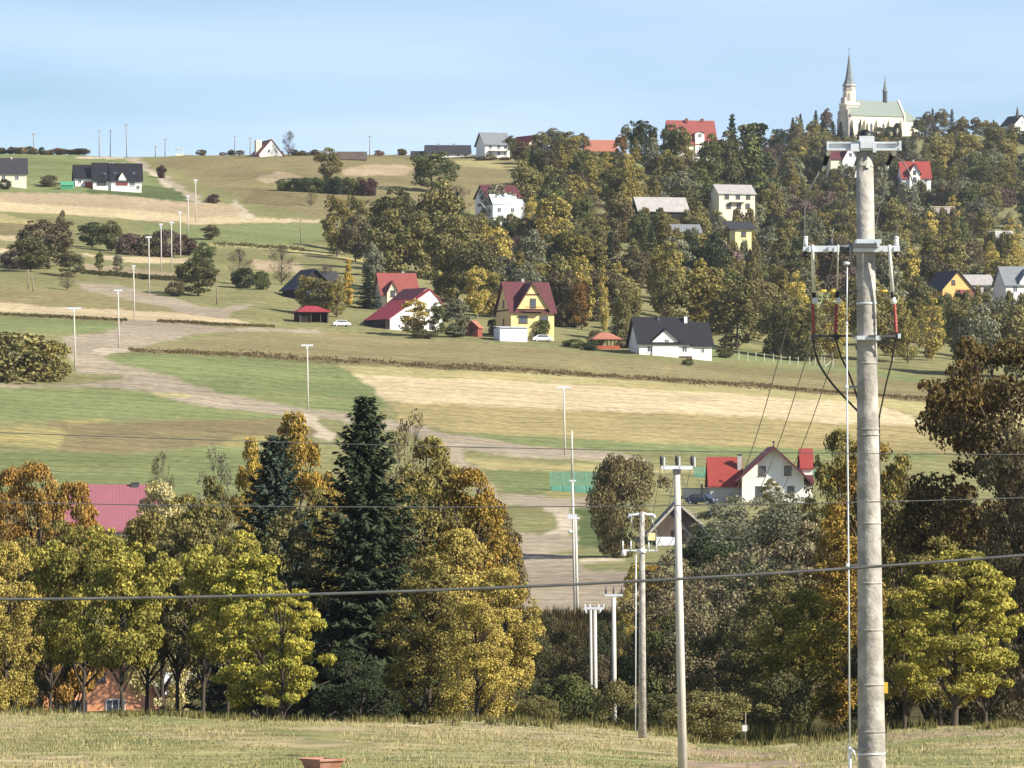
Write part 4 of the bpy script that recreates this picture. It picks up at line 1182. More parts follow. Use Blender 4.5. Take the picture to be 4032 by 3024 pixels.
MB().box(-10 * k, -.08, -2, 68 * k, -.004, 22 * k).build('brick_base', 'roof_brick', r)
window(r, 'f', 0, -20 * k, 40 * k, 1.0, 1.2, 'brown_trim')
r, k = site('grey_barn', 'low barn with grey sheet roof behind the ochre house', 'barn', 3858, 1150, 8, d=1260, clear=(3800, 3915, 1080, 1140))
gable(r, -62 * k, 54 * k, 0, 8, -3, 30 * k, 68 * k, 'x', 'grey_wall', 'roof_grey', ov=.4)
r, k = site('slate_roofed_house', 'white house with slate grey roof and white dormer by the wood', 'house', 4030, 1165, 12, d=1225, clear=(3940, 4100, 1045, 1160))
gable(r, -72 * k, 110 * k, 0, 10, -3, 46 * k, 116 * k, 'x', 'white_wall', 'roof_slate', ov=.5)
gable(r, -16 * k, 50 * k, -.3, 6, 40 * k, 56 * k, 104 * k, 'y', 'white_wall', 'roof_slate', ov=.35, wall_name='dormer_wall', roof_name='dormer_roof')
window(r, 'f', 0, -34 * k, 14 * k, 1.1, 1.6); window(r, 'f', 0, 20 * k, 14 * k, 1.1, 1.6); window(r, 'f', -.3, 16 * k, 62 * k, 1.1, 1.4)
r, k = site('chapel', 'white chapel with dark roof and slim ridge turret among the hilltop trees', 'chapel', 4020, 516, 26, d=2330, clear=(3975, 4100, 440, 512))
gable(r, -30 * k, 40 * k, 0, 12, -3, 26 * k, 62 * k, 'y', 'white_wall', 'roof_black', ov=.4)
m = MB(); m.lathe((-6 * k, 2.0, 52 * k), [(.9, 0), (.9, 1.6), (.65, 1.7), (.6, 3.0), (.1, 5.2)], 8); m.build('turret', 'dark_steel', r)
window(r, 'f', 0, 5 * k, 26 * k, .9, 2.0)
r, k = site('greenhouse', 'pale plastic covered greenhouse in a clearing of the wood', 'greenhouse', 3945, 930, 6, d=1520, clear=(3895, 3995, 890, 925))
m = MB(); n = 10
m.prism([(-46 * k, 1.6 + math.cos(math.pi * i / n) * 1.6, math.sin(math.pi * i / n) * 28 * k - .4) for i in range(n + 1)], (92 * k, 0, 0)); m.build('cover', 'grey_wall', r)
for i in range(6):
    MB().tube([(-46 * k + i * 18.4 * k, 1.6 + math.cos(math.pi * j / n) * 1.62, math.sin(math.pi * j / n) * 28.6 * k - .4) for j in range(n + 1)], .05, 5).build('hoop', 'galv_far', r)
r, k = site('garden_terrace', 'long low garden wall in a clearing below the churchyard trees', 'wall', 3712, 824, 4, d=1680, clear=(3662, 3765, 806, 822))
MB().box(-48 * k, 0, -1.5, 48 * k, .4, 9 * k).build('wall', 'stone', r)
MB().box(-49 * k, -.1, 9 * k, 49 * k, .5, 11 * k).build('coping', 'cream_wall', r)

# --- church on the hill
r, k = site('church', 'pale church with green copper roof and slender tower spire on the hilltop', 'church', 3455, 550, 19, d=2405, clear=(3296, 3640, 210, 535))
cs = math.cos(math.radians(19))
L = 212 * k / cs; D = 14.0
x0, x1 = -L / 2, L / 2
ze, zr = 95 * k, 156 * k
gable(r, x0, x1, 0, D, -8, ze, zr, 'x', 'church_wall', 'roof_copper', ov=.35)
# west front with stepped shoulders, in darker colour for its shadowed side
st = [(0, -8), (D, -8), (D, ze - 1), (D - .8, ze - 1), (D - .8, ze + 2.6), (D - 2.8, ze + 2.6), (D - 2.8, ze + 5.4), (D - 4.6, ze + 5.4), (D - 4.6, zr + 1.4), (4.6, zr + 1.4), (4.6, ze + 5.4), (2.8, ze + 5.4), (2.8, ze + 2.6), (.8, ze + 2.6), (.8, ze - 1), (0, ze - 1)]
MB().prism([(x0 - 1.4, a - 0.0, z) for a, z in st][::-1], (1.39, 0, 0)).build('west_front', 'stone', r)
MB().prism([(x1 + .01, a, z) for a, z in [(-.5, -8), (D + .5, -8), (D + .5, ze + .3), (D / 2, zr + .9), (-.5, ze + .3)]][::-1], (.7, 0, 0)).build('east_gable', 'church_wall', r)
tx, ty = x0 + 1.9, D / 2
tz = 136 * k
tw = MB().box(tx - 3.3, ty - 3.3, tz - 16, tx + 3.3, ty + 3.3, tz).build('tower', 'church_wall', r)
MB().box(tx - 3.7, ty - 3.7, tz, tx + 3.7, ty + 3.7, tz + 1.2).build('tower_parapet', 'church_wall', tw)
MB().tube([(tx, ty, tz + 1.2), (tx, ty, tz + 1.2 + 48 * k)], 3.15, 8).build('belfry', 'church_wall', tw)
for a in range(8):
    an = math.radians(a * 45 + 22.5)
    c = (tx + math.cos(an) * 2.95, ty + math.sin(an) * 2.95)
    ux, uy = -math.sin(an), math.cos(an)
    MB().prism([(c[0] - ux * .45, c[1] - uy * .45, tz + 2.2), (c[0] + ux * .45, c[1] + uy * .45, tz + 2.2), (c[0] + ux * .45, c[1] + uy * .45, tz + 5.2), (c[0], c[1], tz + 5.9), (c[0] - ux * .45, c[1] - uy * .45, tz + 5.2)], (math.cos(an) * .1, math.sin(an) * .1, 0)).build('louvre', 'stone', tw)
b0 = tz + 1.2 + 48 * k
MB().lathe((tx, ty, b0), [(3.3, 0), (3.3, 1.0), (3.0, 1.1), (2.9, 2.0), (3.5, 2.3), (3.2, 3.0)], 8).build('cornice', 'stone', tw)
sp = MB().lathe((tx, ty, b0 + 3.0), [(3.1, 0), (2.3, 1.6), (1.65, 4.5), (.95, 9.0), (.42, 13.0), (.12, 14.6)], 8).build('spire', 'spire_copper', tw)
MB().tube([(tx, ty, b0 + 17.4), (tx, ty, b0 + 20.6)], .10, 6).tube([(tx - .6, ty, b0 + 19.6), (tx + .6, ty, b0 + 19.6)], .09, 6).build('cross', 'dark_steel', tw)
fx = x0 + L * .755
fl = MB().lathe((fx, D / 2, zr - .4), [(1.15, 0), (1.15, 5.0), (1.35, 5.1)], 8).build('ridge_turret', 'dark_steel', r)
MB().lathe((fx, D / 2, zr + 4.7), [(1.5, 0), (1.05, .9), (.5, 3.4), (.1, 7.2), (.05, 8.6)], 8).build('turret_spire', 'spire_copper', fl)
for i in range(5):
    bx_ = x0 + 1.0 + (L - 2.0) * i / 4
    MB().prism([(bx_ - .5, -.01, -8), (bx_ - .5, -1.3, -8), (bx_ - .5, -1.3, ze - 4), (bx_ - .5, -.01, ze - 1.6)], (1.0, 0, 0)).build('buttress', 'church_wall', r)
for i in range(4):
    cx_ = x0 + 1.0 + (L - 2.0) * (i + .5) / 4
    w = MB().prism([(cx_ - .7, -.06, 2.5), (cx_ + .7, -.06, 2.5), (cx_ + .7, -.06, 7.0), (cx_, -.06, 8.2), (cx_ - .7, -.06, 7.0)], (0, .055, 0)).build('window', 'stone', r)
    MB().prism([(cx_ - .5, -.09, 2.7), (cx_ + .5, -.09, 2.7), (cx_ + .5, -.09, 6.9), (cx_, -.09, 7.8), (cx_ - .5, -.09, 6.9)], (0, .028, 0)).build('pane', 'glass', w)
# chancel with hipped end
cl = 82 * k / cs
MB().box(x1 + .72, 2.2, -8, x1 + cl * .8, D - 2.2, 78 * k).build('chancel', 'church_wall', r)
X0, X1, Y0, Y1, Z0, Z1 = x1 + .72, x1 + cl * .84, 1.8, D - 1.8, 78 * k, 122 * k
MB().add([(X0, Y0, Z0), (X1, Y0, Z0), (X1, Y1, Z0), (X0, Y1, Z0), (X0, D / 2, Z1), (X1 - 4.6, D / 2, Z1)], [(3, 2, 1, 0), (0, 1, 5, 4), (1, 2, 5), (2, 3, 4, 5), (3, 0, 4)]).build('chancel_roof', 'roof_copper', r)
MB().box(x1 + .75, -.2, -8, x1 + cl * .42, 2.19, 58 * k).build('sacristy', 'church_wall', r)

# --- buildings behind the foreground trees
r, k = site('orange_house', 'orange gabled house with grey roof behind the foreground trees', 'house', 400, 2830, 4, d=412)
W = 9.4
gable(r, -W / 2, W / 2, 0, 10, -1, 2.1, 5.6, 'y', 'orange_wall', 'grey_sheet', ov=.6, verge='brown_trim')
window(r, 'f', 0, -W * .26, 0, 2.6, 1.5, 'dark_steel', bars=2); window(r, 'f', 0, W * .12, 0, 1.6, 1.6, 'white_frame', bars=2, name='balcony_door'); window(r, 'f', 0, -.2, 3.0, 1.1, 1.2, 'dark_steel')
r, k = site('grey_shed', 'low shed with pale grey wall and roof behind the foreground trunks', 'shed', 905, 2800, -6, d=425)
gable(r, -5.6, 5.8, 0, 6, -1, 1.5, 2.9, 'x', 'concrete', 'grey_sheet', ov=.3)
MB().box(-1.2, -.07, -1, 1.0, -.004, 1.2).build('shed_door', 'grey_sheet', r)
r, k = site('brick_outhouse', 'small reddish outhouse between the foreground trunks', 'shed', 1128, 2800, 8, d=405)
gable(r, -1.4, 1.6, 0, 3, -1, 1.2, 2.5, 'y', 'orange_wall', 'roof_maroon', ov=.3)
MB().box(-.5, -.06, -1, .5, -.004, .95).build('shed_door', 'boards_dark', r)
r, k = site('pink_roofed_barn', 'barn with faded pink metal roof beyond the orange leaved tree', 'barn', 440, 2120, 3, d=585, clear=(300, 590, 1905, 2010))
gable(r, -180 * k, 165 * k, 0, 9, -3, 40 * k, 206 * k, 'x', 'grey_wall', 'roof_pink', ov=.4)
chimney(r, 88 * k, 4.6, 196 * k, 218 * k, .9, 'dark_steel')
window(r, 'f', 0, -20 * k, -10 * k, 1.1, 1.2)
# ------------------------------------------------------------------ the near cable pole
DP = 64.5
KP = DP / F
gX = (3440 - CX) / F * DP
gz = Hs(gX, DP)
pole = thing('utility_pole', 'tall concrete cable pole with galvanised arms, red cable ends and operating rod', 'utility pole', (gX, DP, gz - .1))
P0 = pole.location.copy()
def Q(x, y, off=0.0):
    """photo pixel at the pole's distance, off metres behind (+) or in front (-), relative to the pole's foot"""
    d = DP + off
    return Vector(((x - CX) / F * d, d, (YH - y) / F * d)) - P0
def part(name, mat, fn, parent=None, smooth=True):
    m = MB(); fn(m)
    return m.build(name, mat, parent or pole, smooth)
def axis_x(y):
    return 3404 + (y - 545) * (3436 - 3404) / (3300 - 545)
def axis_r(y):
    return (33 + (y - 600) * (54 - 33) / (2950 - 600)) * KP
zb = YH - (gz - .1) / DP * F
def shaft(m):
    ys = [zb + 60, 3000, 2400, 1800, 1200, 560]
    m.tube([Q(axis_x(y), y) for y in ys], [axis_r(y) for y in ys], 28)
part('shaft', 'concrete', shaft)
for y in (655, 1195, 1430, 1690, 1712, 2060, 2295, 2480, 2695, 2880, 2968):
    part('band', 'concrete' if y not in (2968, 1195) else 'galv', lambda m: m.tube([Q(axis_x(y - 4), y - 4), Q(axis_x(y + 4), y + 4)], axis_r(y) + .006, 28))
# cap and top arm
def bar(m, xa, xb, ya, yb, o0, o1):
    a, b = Q(xa, yb, o0), Q(xb, ya, o1)
    m.box(a.x, min(a.y, b.y), a.z, b.x, max(a.y, b.y), b.z)
part('cap', 'black_rubber', lambda m: m.tube([Q(3402, 548), Q(3402, 538), Q(3396, 526), Q(3388, 524)], [.115, .12, .085, .02], 16))
br = part('top_bracket', 'galv', lambda m: (bar(m, 3384, 3437, 541, 562, -.16, .1), bar(m, 3388, 3430, 562.5, 583, -.19, .1)), smooth=False)
def top_arm(m):
    bar(m, 3256, 3548, 560, 565, -.10, -.02)
    bar(m, 3256, 3548, 566, 590, -.04, -.02)
    bar(m, 3256, 3548, 586, 592, -.15, -.045)
    bar(m, 3540, 3548, 556, 592, -.16, -.105)
    bar(m, 3256, 3262, 558, 590, -.155, -.105)
part('top_arm', 'galv', top_arm, smooth=False)
part('arm_plate', 'galv', lambda m: bar(m, 3350, 3384, 566, 596, -.18, -.155), smooth=False)
part('arm_plate', 'galv', lambda m: bar(m, 3437, 3450, 566, 600, -.18, -.155), smooth=False)
def insulator(m, a, b, n=5, r=.035):
    a = Vector(a); b = Vector(b)
    for i in range(n):
        p = a.lerp(b, i / n); q = a.lerp(b, (i + .55) / n); q2 = a.lerp(b, (i + 1) / n)
        m.tube([p, q, q2], [r, r * .45, r * .35], 10)
TOPS = [(3264, 3246), (3392, 3372), (3522, 3494)]
ENDS = []
for i, (xa, xb) in enumerate(TOPS):
    off = .25 if i == 1 else .05
    part('shackle', 'porcelain', lambda m: m.tube([Q(xa, 592, off - .1), Q(xa - 2, 604, off - .05), Q(xa - 6, 612, off)], [.02, .03, .02], 8))
    part('insulator', 'black_rubber', lambda m: insulator(m, Q(xa - 6, 610, off), Q(xb, 652, off + .12), 6))
    part('dead_end_clamp', 'porcelain', lambda m: m.tube([Q(xb, 650, off + .12), Q(xb - 3, 662, off + .2), Q(xb - 5, 672, off + .3)], [.018, .026, .01], 8))
    ENDS.append(Q(xb - 5, 672, off + .3) + P0)
# jumpers from the dead ends to the switch
def smooth_path(pts, n=8):
    out = []
    pts = [Vector(p) for p in pts]
    for i in range(len(pts) - 1):
        p0, p1, p2, p3 = pts[max(i - 1, 0)], pts[i], pts[i + 1], pts[min(i + 2, len(pts) - 1)]
        for j in range(n):
            t = j / n
            out.append(.5 * ((2 * p1) + (p2 - p0) * t + (2 * p0 - 5 * p1 + 4 * p2 - p3) * t * t + (3 * p1 - p0 - 3 * p2 + p3) * t ** 3))
    out.append(pts[-1])
    return out
part('jumper', 'wire', lambda m: m.tube(smooth_path([Q(3244, 645, .1), Q(3222, 685, 0), Q(3193, 735, -.05), Q(3175, 762, -.05), Q(3169, 800), Q(3168, 935)]), .0085, 7))
part('jumper', 'wire', lambda m: m.tube(smooth_path([Q(3372, 660, .3), Q(3350, 720, .3), Q(3322, 800, .2), Q(3290, 880, .1), Q(3272, 930)]), .007, 7))
part('jumper', 'wire', lambda m: m.tube(smooth_path([Q(3520, 612, .05), Q(3556, 640), Q(3584, 688), Q(3597, 740), Q(3592, 790), Q(3566, 848), Q(3537, 890), Q(3526, 925), Q(3520, 975)]), .0085, 7))
part('jumper', 'wire', lambda m: m.tube(smooth_path([Q(3492, 660, .2), Q(3478, 760, .2), Q(3455, 860, .15), Q(3440, 930, .1)]), .006, 7))
# middle arm with switch, post insulators and arresters
part('middle_arm', 'galv', lambda m: bar(m, 3176, 3540, 969, 991, -.20, -.10), smooth=False)
part('arm_clamp', 'galv', lambda m: (bar(m, 3373, 3462, 948, 958, -.24, .16), bar(m, 3450, 3462, 950, 972, -.25, -.205)), smooth=False)
part('arm_clamp', 'dark_steel', lambda m: bar(m, 3356, 3452, 960, 974, -.26, -.205), smooth=False)
part('switch_drum', 'dark_steel', lambda m: m.tube([Q(3306, 981, -.15), Q(3356, 981, -.15)], .062, 14))
part('crank', 'dark_steel', lambda m: (bar(m, 3344, 3353, 972, 1046, -.30, -.265), bar(m, 3330, 3346, 1040, 1047, -.295, -.27)), smooth=False)
part('crank_joint', 'porcelain', lambda m: m.tube([Q(3322, 1037, -.28), Q(3346, 1037, -.28)], .022, 10))
for x, mt in ((3172, 'porcelain'), (3272, 'dark_steel'), (3530, 'porcelain')):
    part('post_insulator', mt, lambda m: (m.tube([Q(x, 968, -.15), Q(x, 935, -.15)], [.030, .026], 12), m.tube([Q(x, 936, -.15), Q(x, 930, -.15)], [.036, .02], 12)))
    part('arm_block', 'galv', lambda m: bar(m, x - 10, x + 13, 971, 989, -.235, -.205), smooth=False)
    part('switch_knob', 'black_rubber', lambda m: m.lathe(Q(x, 1014, -.15), [(.01, 0), (.034, .012), (.036, .035), (.02, .06), (.018, .08)], 12))
for (xa, xb, r, of) in ((3199, 3205, .021, .33), (3300, 3297, .011, .20), (3502, 3515, .021, -.2)):
    part('arrester', 'porcelain', lambda m: m.tube([Q(xa, 964, -.26), Q(xa, 985, -.26), Q(xb, 1152, of)], [r * 1.05, r, r * 1.05], 12))
    part('arrester_cap', 'black_rubber', lambda m: m.tube([Q(xb, 1150, of), Q(xb, 1172, of)], [.026, .024], 12))
    part('corona_dome', 'porcelain', lambda m: m.lathe(Q(xb + 4, 1199, of), [(.012, 0), (.034, .02), (.036, .05), (.022, .085), (.01, .1)], 12))
part('cross_rod', 'dark_steel', lambda m: m.tube([Q(3226, 1146, -.05), Q(3502, 1146, -.05)], .007, 8))
part('cross_rod_sleeve', 'yellow_paint', lambda m: m.tube([Q(3228, 1146, -.05), Q(3254, 1146, -.05)], .0165, 10))
part('cross_rod_sleeve', 'yellow_paint', lambda m: m.tube([Q(3268, 1146, -.05), Q(3289, 1146, -.05)], .0165, 10))
part('cross_rod_sleeve', 'yellow_paint', lambda m: m.tube([Q(3467, 1146, -.05), Q(3494, 1146, -.05)], .0165, 10))
part('earth_wire', 'green_wire', lambda m: m.tube(smooth_path([Q(3231, 1148, -.06), Q(3237, 1172, -.06), Q(3231, 1192, -.08), Q(3216, 1196, -.12), Q(3208, 1190, .3)]), .0065, 7))
part('earth_wire', 'green_wire', lambda m: m.tube(smooth_path([Q(3265, 1150, -.06), Q(3257, 1170, -.06), Q(3266, 1186, -.08), Q(3282, 1188, -.12), Q(3298, 1180, .18)]), .0065, 7))
part('earth_wire', 'green_wire', lambda m: m.tube(smooth_path([Q(3500, 1148, -.06), Q(3532, 1160, -.1), Q(3538, 1178, -.14), Q(3526, 1196, -.18)]), .0065, 7))
for (xa, xb, of) in ((3200, 3203, .295), (3292, 3290, .168), (3522, 3529, -.2)):
    def term(m):
        a, b = Q(xa, 1198, of), Q(xb, 1312, of)
        pts = []; rr = []
        for i in range(9):
            p = a.lerp(b, i / 9); pts += [p, a.lerp(b, (i + .3) / 9), a.lerp(b, (i + .35) / 9)]
            rr += [.020, .020, .029 if i in (1, 3, 5, 6) else .021]
        m.tube(pts + [b], rr + [.018], 12)
    part('cable_termination', 'red_shrink', term)
part('lower_arm', 'dark_steel', lambda m: (bar(m, 3420, 3546, 1319, 1327, -.24, -.21), bar(m, 3195, 3400, 1319, 1327, .22, .25)), smooth=False)
part('arm_end_plate', 'galv', lambda m: bar(m, 3536, 3546, 1314, 1332, -.25, -.205), smooth=False)
part('arm_clamp', 'galv', lambda m: bar(m, 3374, 3462, 1326, 1337, -.22, .17), smooth=False)
part('arm_clamp', 'galv', lambda m: bar(m, 3448, 3462, 1322, 1339, -.26, -.245), smooth=False)
for x in (3203, 3291):
    part('cable_clamp', 'black_rubber', lambda m: bar(m, x - 9, x + 9, 1322, 1336, .12, .38), smooth=False)
CB = .0135
part('cable', 'black_rubber', lambda m: m.tube(smooth_path([Q(3203, 1308, .33), Q(3203, 1345, .33), Q(3211, 1395, .32), Q(3236, 1452, .28), Q(3280, 1515, .2), Q(3330, 1570, .1), Q(3384, 1626, .02)]), CB, 9))
part('cable', 'black_rubber', lambda m: m.tube(smooth_path([Q(3290, 1308, .2), Q(3295, 1348, .2), Q(3312, 1405, .16), Q(3340, 1465, .12), Q(3366, 1535, .06), Q(3384, 1600, .02)]), CB * .9, 9))
part('cable', 'black_rubber', lambda m: m.tube(smooth_path([Q(3529, 1308, -.2), Q(3524, 1345, -.18), Q(3512, 1420, -.12), Q(3492, 1500, -.06), Q(3476, 1575, 0), Q(3463, 1640, .06), Q(3462, 1700, .09), Q(3470, 2300, .1), Q(3482, 2900, .1), Q(3486, 3060, .1)]), CB * .8, 9))
# operating rod
def rod(m):
    m.tube([Q(3336, 1046, -.28), Q(3334, 1268, -.28)], .0085, 9)
    m.tube([Q(3334, 1268, -.28), Q(3334, 1278, -.28)], .016, 9)
    m.tube([Q(3334, 1278, -.28), Q(3335, 1520, -.28), Q(3342, 2300, -.28), Q(3346, 2960, -.28)], .0105, 9)
    m.tube([Q(3346, 2940, -.28), Q(3348, 3120, -.28)], .018, 9)
part('operating_rod', 'galv', rod)
for y, xl in ((1524, 3334), (2226, 3338), (2951, 3346)):
    part('rod_guide', 'dark_steel', lambda m: bar(m, xl, axis_x(y) - 10, y - 5, y + 4, -.22, -.17), smooth=False)
    part('guide_ring', 'porcelain', lambda m: m.tube([Q(xl - 1, y + 7, -.28), Q(xl - 1, y - 7, -.28)], .024, 10))
part('rod_lever', 'galv', lambda m: m.tube([Q(3348, 2948, -.3), Q(3360, 2958, -.32), Q(3366, 2976, -.32)], .015, 8))
part('warning_tag', 'yellow_paint', lambda m: bar(m, 3480, 3495, 2686, 2730, -.04, .02), smooth=False)
part('number_plate', 'porcelain', lambda m: bar(m, 3410, 3426, 650, 660, -.128, -.112), smooth=False)

# ------------------------------------------------------------------ other poles
def conc_pole(name, label, xt, yt, xb, d, group=None, rt=.095, rb=.16, mat='concrete_far', n=12, yb=None):
    """concrete pole with its top at photo pixel (xt, yt), foot at column xb on the ground at distance d"""
    X = (xb - CX) / F * d
    g = Hs(X, d)
    root = thing(name, label, 'utility pole', (X, d, g - .3), 0, group)
    top = Vector(((xt - CX) / F * d - X, 0, (YH - yt) / F * d - (g - .3)))
    MB().tube([(0, 0, 0), top * .5, top], [rb, (rb + rt) / 2, rt], n).build('shaft', mat, root, True)
    return root, top, d / F

# pole with three upright pin insulators, next along the line
r, top, k = conc_pole('utility_pole', 'white concrete pole with three upright insulators on a forked arm', 2665, 1858, 2689, 154, rt=.094, rb=.145, mat='concrete_far', n=20)
PIN2 = []
MB().box(top.x - 62 * k, -.06, top.z - .02 + 12 * k, top.x + 62 * k, .06, top.z + 24 * k).build('cross_arm', 'galv_far', r)
MB().box(top.x - 16 * k, -.12, top.z - 6 * k, top.x + 16 * k, .12, top.z + 11 * k).build('arm_bracket', 'dark_steel', r)
for a in (-60, 0, 60):
    z0 = top.z + (22 if a else 24) * k
    ins = MB().lathe((top.x + a * k, 0, z0), [(.04, 0), (.05, 12 * k), (.062, 13 * k), (.05, 20 * k), (.066, 22 * k), (.05, 30 * k), (.066, 32 * k), (.03, 42 * k)], 12).build('insulator', 'dark_steel', r, True)
    PIN2.append(r.location + Vector((top.x + a * k, 0, z0 + 38 * k)))
    MB().box(top.x + (a + 9) * k, -.03, z0 - 4 * k, top.x + (a + 14) * k, .03, z0 + 36 * k).build('insulator_stay', 'galv_far', r)
# weathered pole with hanging switch gear
r, top, k = conc_pole('utility_pole', 'weathered concrete pole with drooping arm and thin rod at the meadow edge', 2528, 2016, 2530, 203, rt=.10, rb=.165, mat='concrete', n=18)
MB().tube([top + Vector((-56 * k, 0, -24 * k)), top + Vector((-50 * k, 0, -12 * k)), top + Vector((-20 * k, 0, -10 * k)), top + Vector((0, 0, -4 * k)), top + Vector((20 * k, 0, -10 * k)), top + Vector((46 * k, 0, -12 * k)), top + Vector((52 * k, 0, -24 * k))], .055, 8).build('cross_arm', 'galv_far', r, True)
PIN3 = []
for a in (-42, 0, 40):
    m = MB(); insulator(m, top + Vector((a * k, -.1 if a == 0 else 0, -14 * k)), top + Vector((a * k, -.1 if a == 0 else 0, -42 * k)), 4, .05); m.build('insulator', 'porcelain', r, True)
    PIN3.append(r.location + top + Vector((a * k, 0, -16 * k)))
zl = top.z - 148 * k
MB().box(top.x - 76 * k, -.05, zl - 6 * k, top.x + 62 * k, .05, zl).build('lower_arm', 'galv_far', r)
MB().tube([(top.x, 0, zl - 14 * k), (top.x, 0, zl + 2 * k)], .16, 16).build('arm_clamp', 'galv_far', r, True)
for a in (-76, -44, 26, 56):
    MB().tube([(top.x + a * k, -.05, zl - 2 * k), (top.x + a * k, -.05, zl + 34 * k)], .026, 7).build('fuse', 'galv_far', r, True)
MB().lathe((top.x - 72 * k, -.05, zl - 26 * k), [(.05, 0), (.10, .05), (.10, .2), (.04, .26)], 10).build('switch_box', 'porcelain', r, True)
MB().box(top.x + 22 * k, -.12, zl + 36 * k, top.x + 52 * k, -.06, zl + 66 * k).build('number_board', 'bright_yellow_wall', r)
MB().tube([(top.x - 24 * k, -.12, zl - 20 * k), (top.x - 26 * k, -.12, .6)], .022, 7).build('operating_rod', 'galv_far', r, True)
for sx, en in ((-1, -36), (1, 40)):
    MB().tube(smooth_path([top + Vector((sx * 42 * k, 0, -40 * k)), top + Vector((sx * 58 * k, 0, -90 * k)), top + Vector((en * k, -.05, -118 * k)), Vector((top.x + en * .9 * k, -.05, zl))]), .014, 6).build('jumper', 'green_wire', r, True)
# gully poles
r, top, k = conc_pole('utility_pole', 'plain white concrete pole with two pin insulators rising from the gully', 2416, 2352, 2420, 292, rt=.12, rb=.16, n=16)
MB().box(top.x - 34 * k, -.06, top.z + 4 * k, top.x + 36 * k, .06, top.z + 13 * k).build('cross_arm', 'galv_far', r)
for a in (-30, 0, 32):
    MB().lathe((top.x + a * k, 0, top.z + 12 * k), [(.04, 0), (.06, 8 * k), (.04, 20 * k), (.02, 32 * k)], 8).build('insulator', 'dark_steel', r, True)
r, top, k = conc_pole('twin_pole', 'pair of slim concrete poles joined by one bristling cross arm in the gully', 2326, 2402, 2330, 305, rt=.085, rb=.11, n=14)
MB().tube([(16 * k, 0, 0), (12 * k, 0, top.z)], [.14, .11], 14).build('shaft', 'concrete_far', r, True)
MB().box(top.x - 26 * k, -.08, top.z + 2 * k, top.x + 52 * k, .08, top.z + 12 * k).build('cross_arm', 'galv_far', r)
for a in (-24, -4, 30, 50):
    MB().lathe((top.x + a * k, 0, top.z + 10 * k), [(.04, 0), (.07, 4 * k), (.03, 8 * k), (.06, 10 * k), (.02, 14 * k)], 8).build('insulator', 'porcelain', r, True)
for a in (-22, 40):
    MB().tube([(top.x + a * k, -.05, top.z + 2 * k), (top.x + a * k * .8, -.05, top.z - 14 * k)], .05, 7).build('fuse', 'galv_far', r, True)
# tall stepped mast with a shorter pole in front of it
dM = dist_at(2268, 2412, 470)
r, top, k = conc_pole('stepped_mast', 'tall slim mast stepped in two sections on the bare earth slope', 2254, 1893, 2264, dM, rt=.115, rb=.15)
MB().tube([top, Vector((top.x - 3 * k, 0, top.z + 198 * k))], [.10, .075], 10).build('upper_section', 'concrete_far', r, True)
MB().box(top.x - 12 * k, -.12, top.z - 3 * k, top.x + 14 * k, .12, top.z + 3 * k).build('collar', 'galv_far', r)
MB().box(top.x - 20 * k, -.1, top.z - 150 * k, top.x + 18 * k, .1, top.z - 132 * k).build('collar', 'galv_far', r)
MB().lathe((top.x - 10 * k, -.25, top.z - 206 * k), [(.04, 0), (.24, .08), (.22, .22), (.05, .3)], 10).build('lamp', 'porcelain', r, True)
r, top, k = conc_pole('utility_pole', 'short white pole standing close against the stepped mast', 2266, 2040, 2274, dM - 1.5, rt=.12, rb=.15)
MB().box(top.x - 14 * k, -.1, top.z - 4 * k, top.x + 16 * k, .1, top.z + 4 * k).build('pole_cap', 'galv_far', r)

# new white poles along the track, not yet wired
line = [(1210, 1362, 1213, 1617, 46), (2220, 1527, 2225, 1793, 60), (291, 1216, 297, 1463, 58), (465, 1146, 469, 1374, 34), (526, 1050, 529, 1257, 10),
        (586, 936, 588, 1158, 22), (634, 886, 635, 1071, 10), (675, 878, 676, 1073, 18), (709, 838, 711, 1019, 6), (740, 776, 742, 924, 8), (770, 712, 771, 874, 10)]
for i, (xt, yt, xb, yb, aw) in enumerate(line):
    lab = {0: 'white pole with short flat cross arm at the bend of the dirt track', 1: 'white pole with flat cross arm on the earth below the stubble field', 2: 'white pole with wide flat cross arm beside the round olive bush',
           3: 'white pole with small cross arm at the wide patch of bare earth'}.get(i, 'bare white concrete pole in the row climbing the far hillside')
    r, top, k = conc_pole('utility_pole', lab, xt, yt, xb, dist_at(xb, yb), 'new poles along the dirt track' if i < 4 else 'poles climbing the far hillside', rt=.10, rb=.155)
    MB().box(top.x - max(aw, 14) * .5 * k, -.1, top.z - 1 * k, top.x + max(aw, 14) * .5 * k, .1, top.z + 6 * k).build('cross_arm', 'galv_far', r)
    MB().box(top.x - .16, -.16, top.z - 12 * k, top.x + .16, .16, top.z - 4 * k).build('arm_clamp', 'galv_far', r)
old = [(296, 985, 296, 1082), (463, 930, 463, 1000), (853, 1085, 854, 1200), (128, 1092, 131, 1148), (111, 1060, 112, 1140), (1184, 860, 1185, 958),
       (390, 512, 391, 618), (435, 512, 434, 590), (496, 488, 499, 620), (925, 532, 924, 614), (1456, 534, 1456, 622), (132, 524, 132, 592), (650, 545, 650, 612), (985, 540, 985, 612), (612, 575, 612, 610)]
for i, (xt, yt, xb, yb) in enumerate(old):
    sky_ = yt < 600
    d = dist_at(xb, yb) if not sky_ else dist_at(xb, yb)
    r, top, k = conc_pole('wooden_pole', 'slender old line pole standing on the bare ridge against the sky' if sky_ else 'thin old wooden line pole among the orchard strips',
                          xt, yt, xb, d, 'old poles on the ridge' if sky_ else 'old poles in the strip fields', rt=.10, rb=.16, mat='dark_steel' if i == 7 else 'pole_wood')
    MB().box(top.x - .6, -.06, top.z - .45, top.x + .6, .06, top.z - .3).build('cross_arm', 'pole_wood', r)

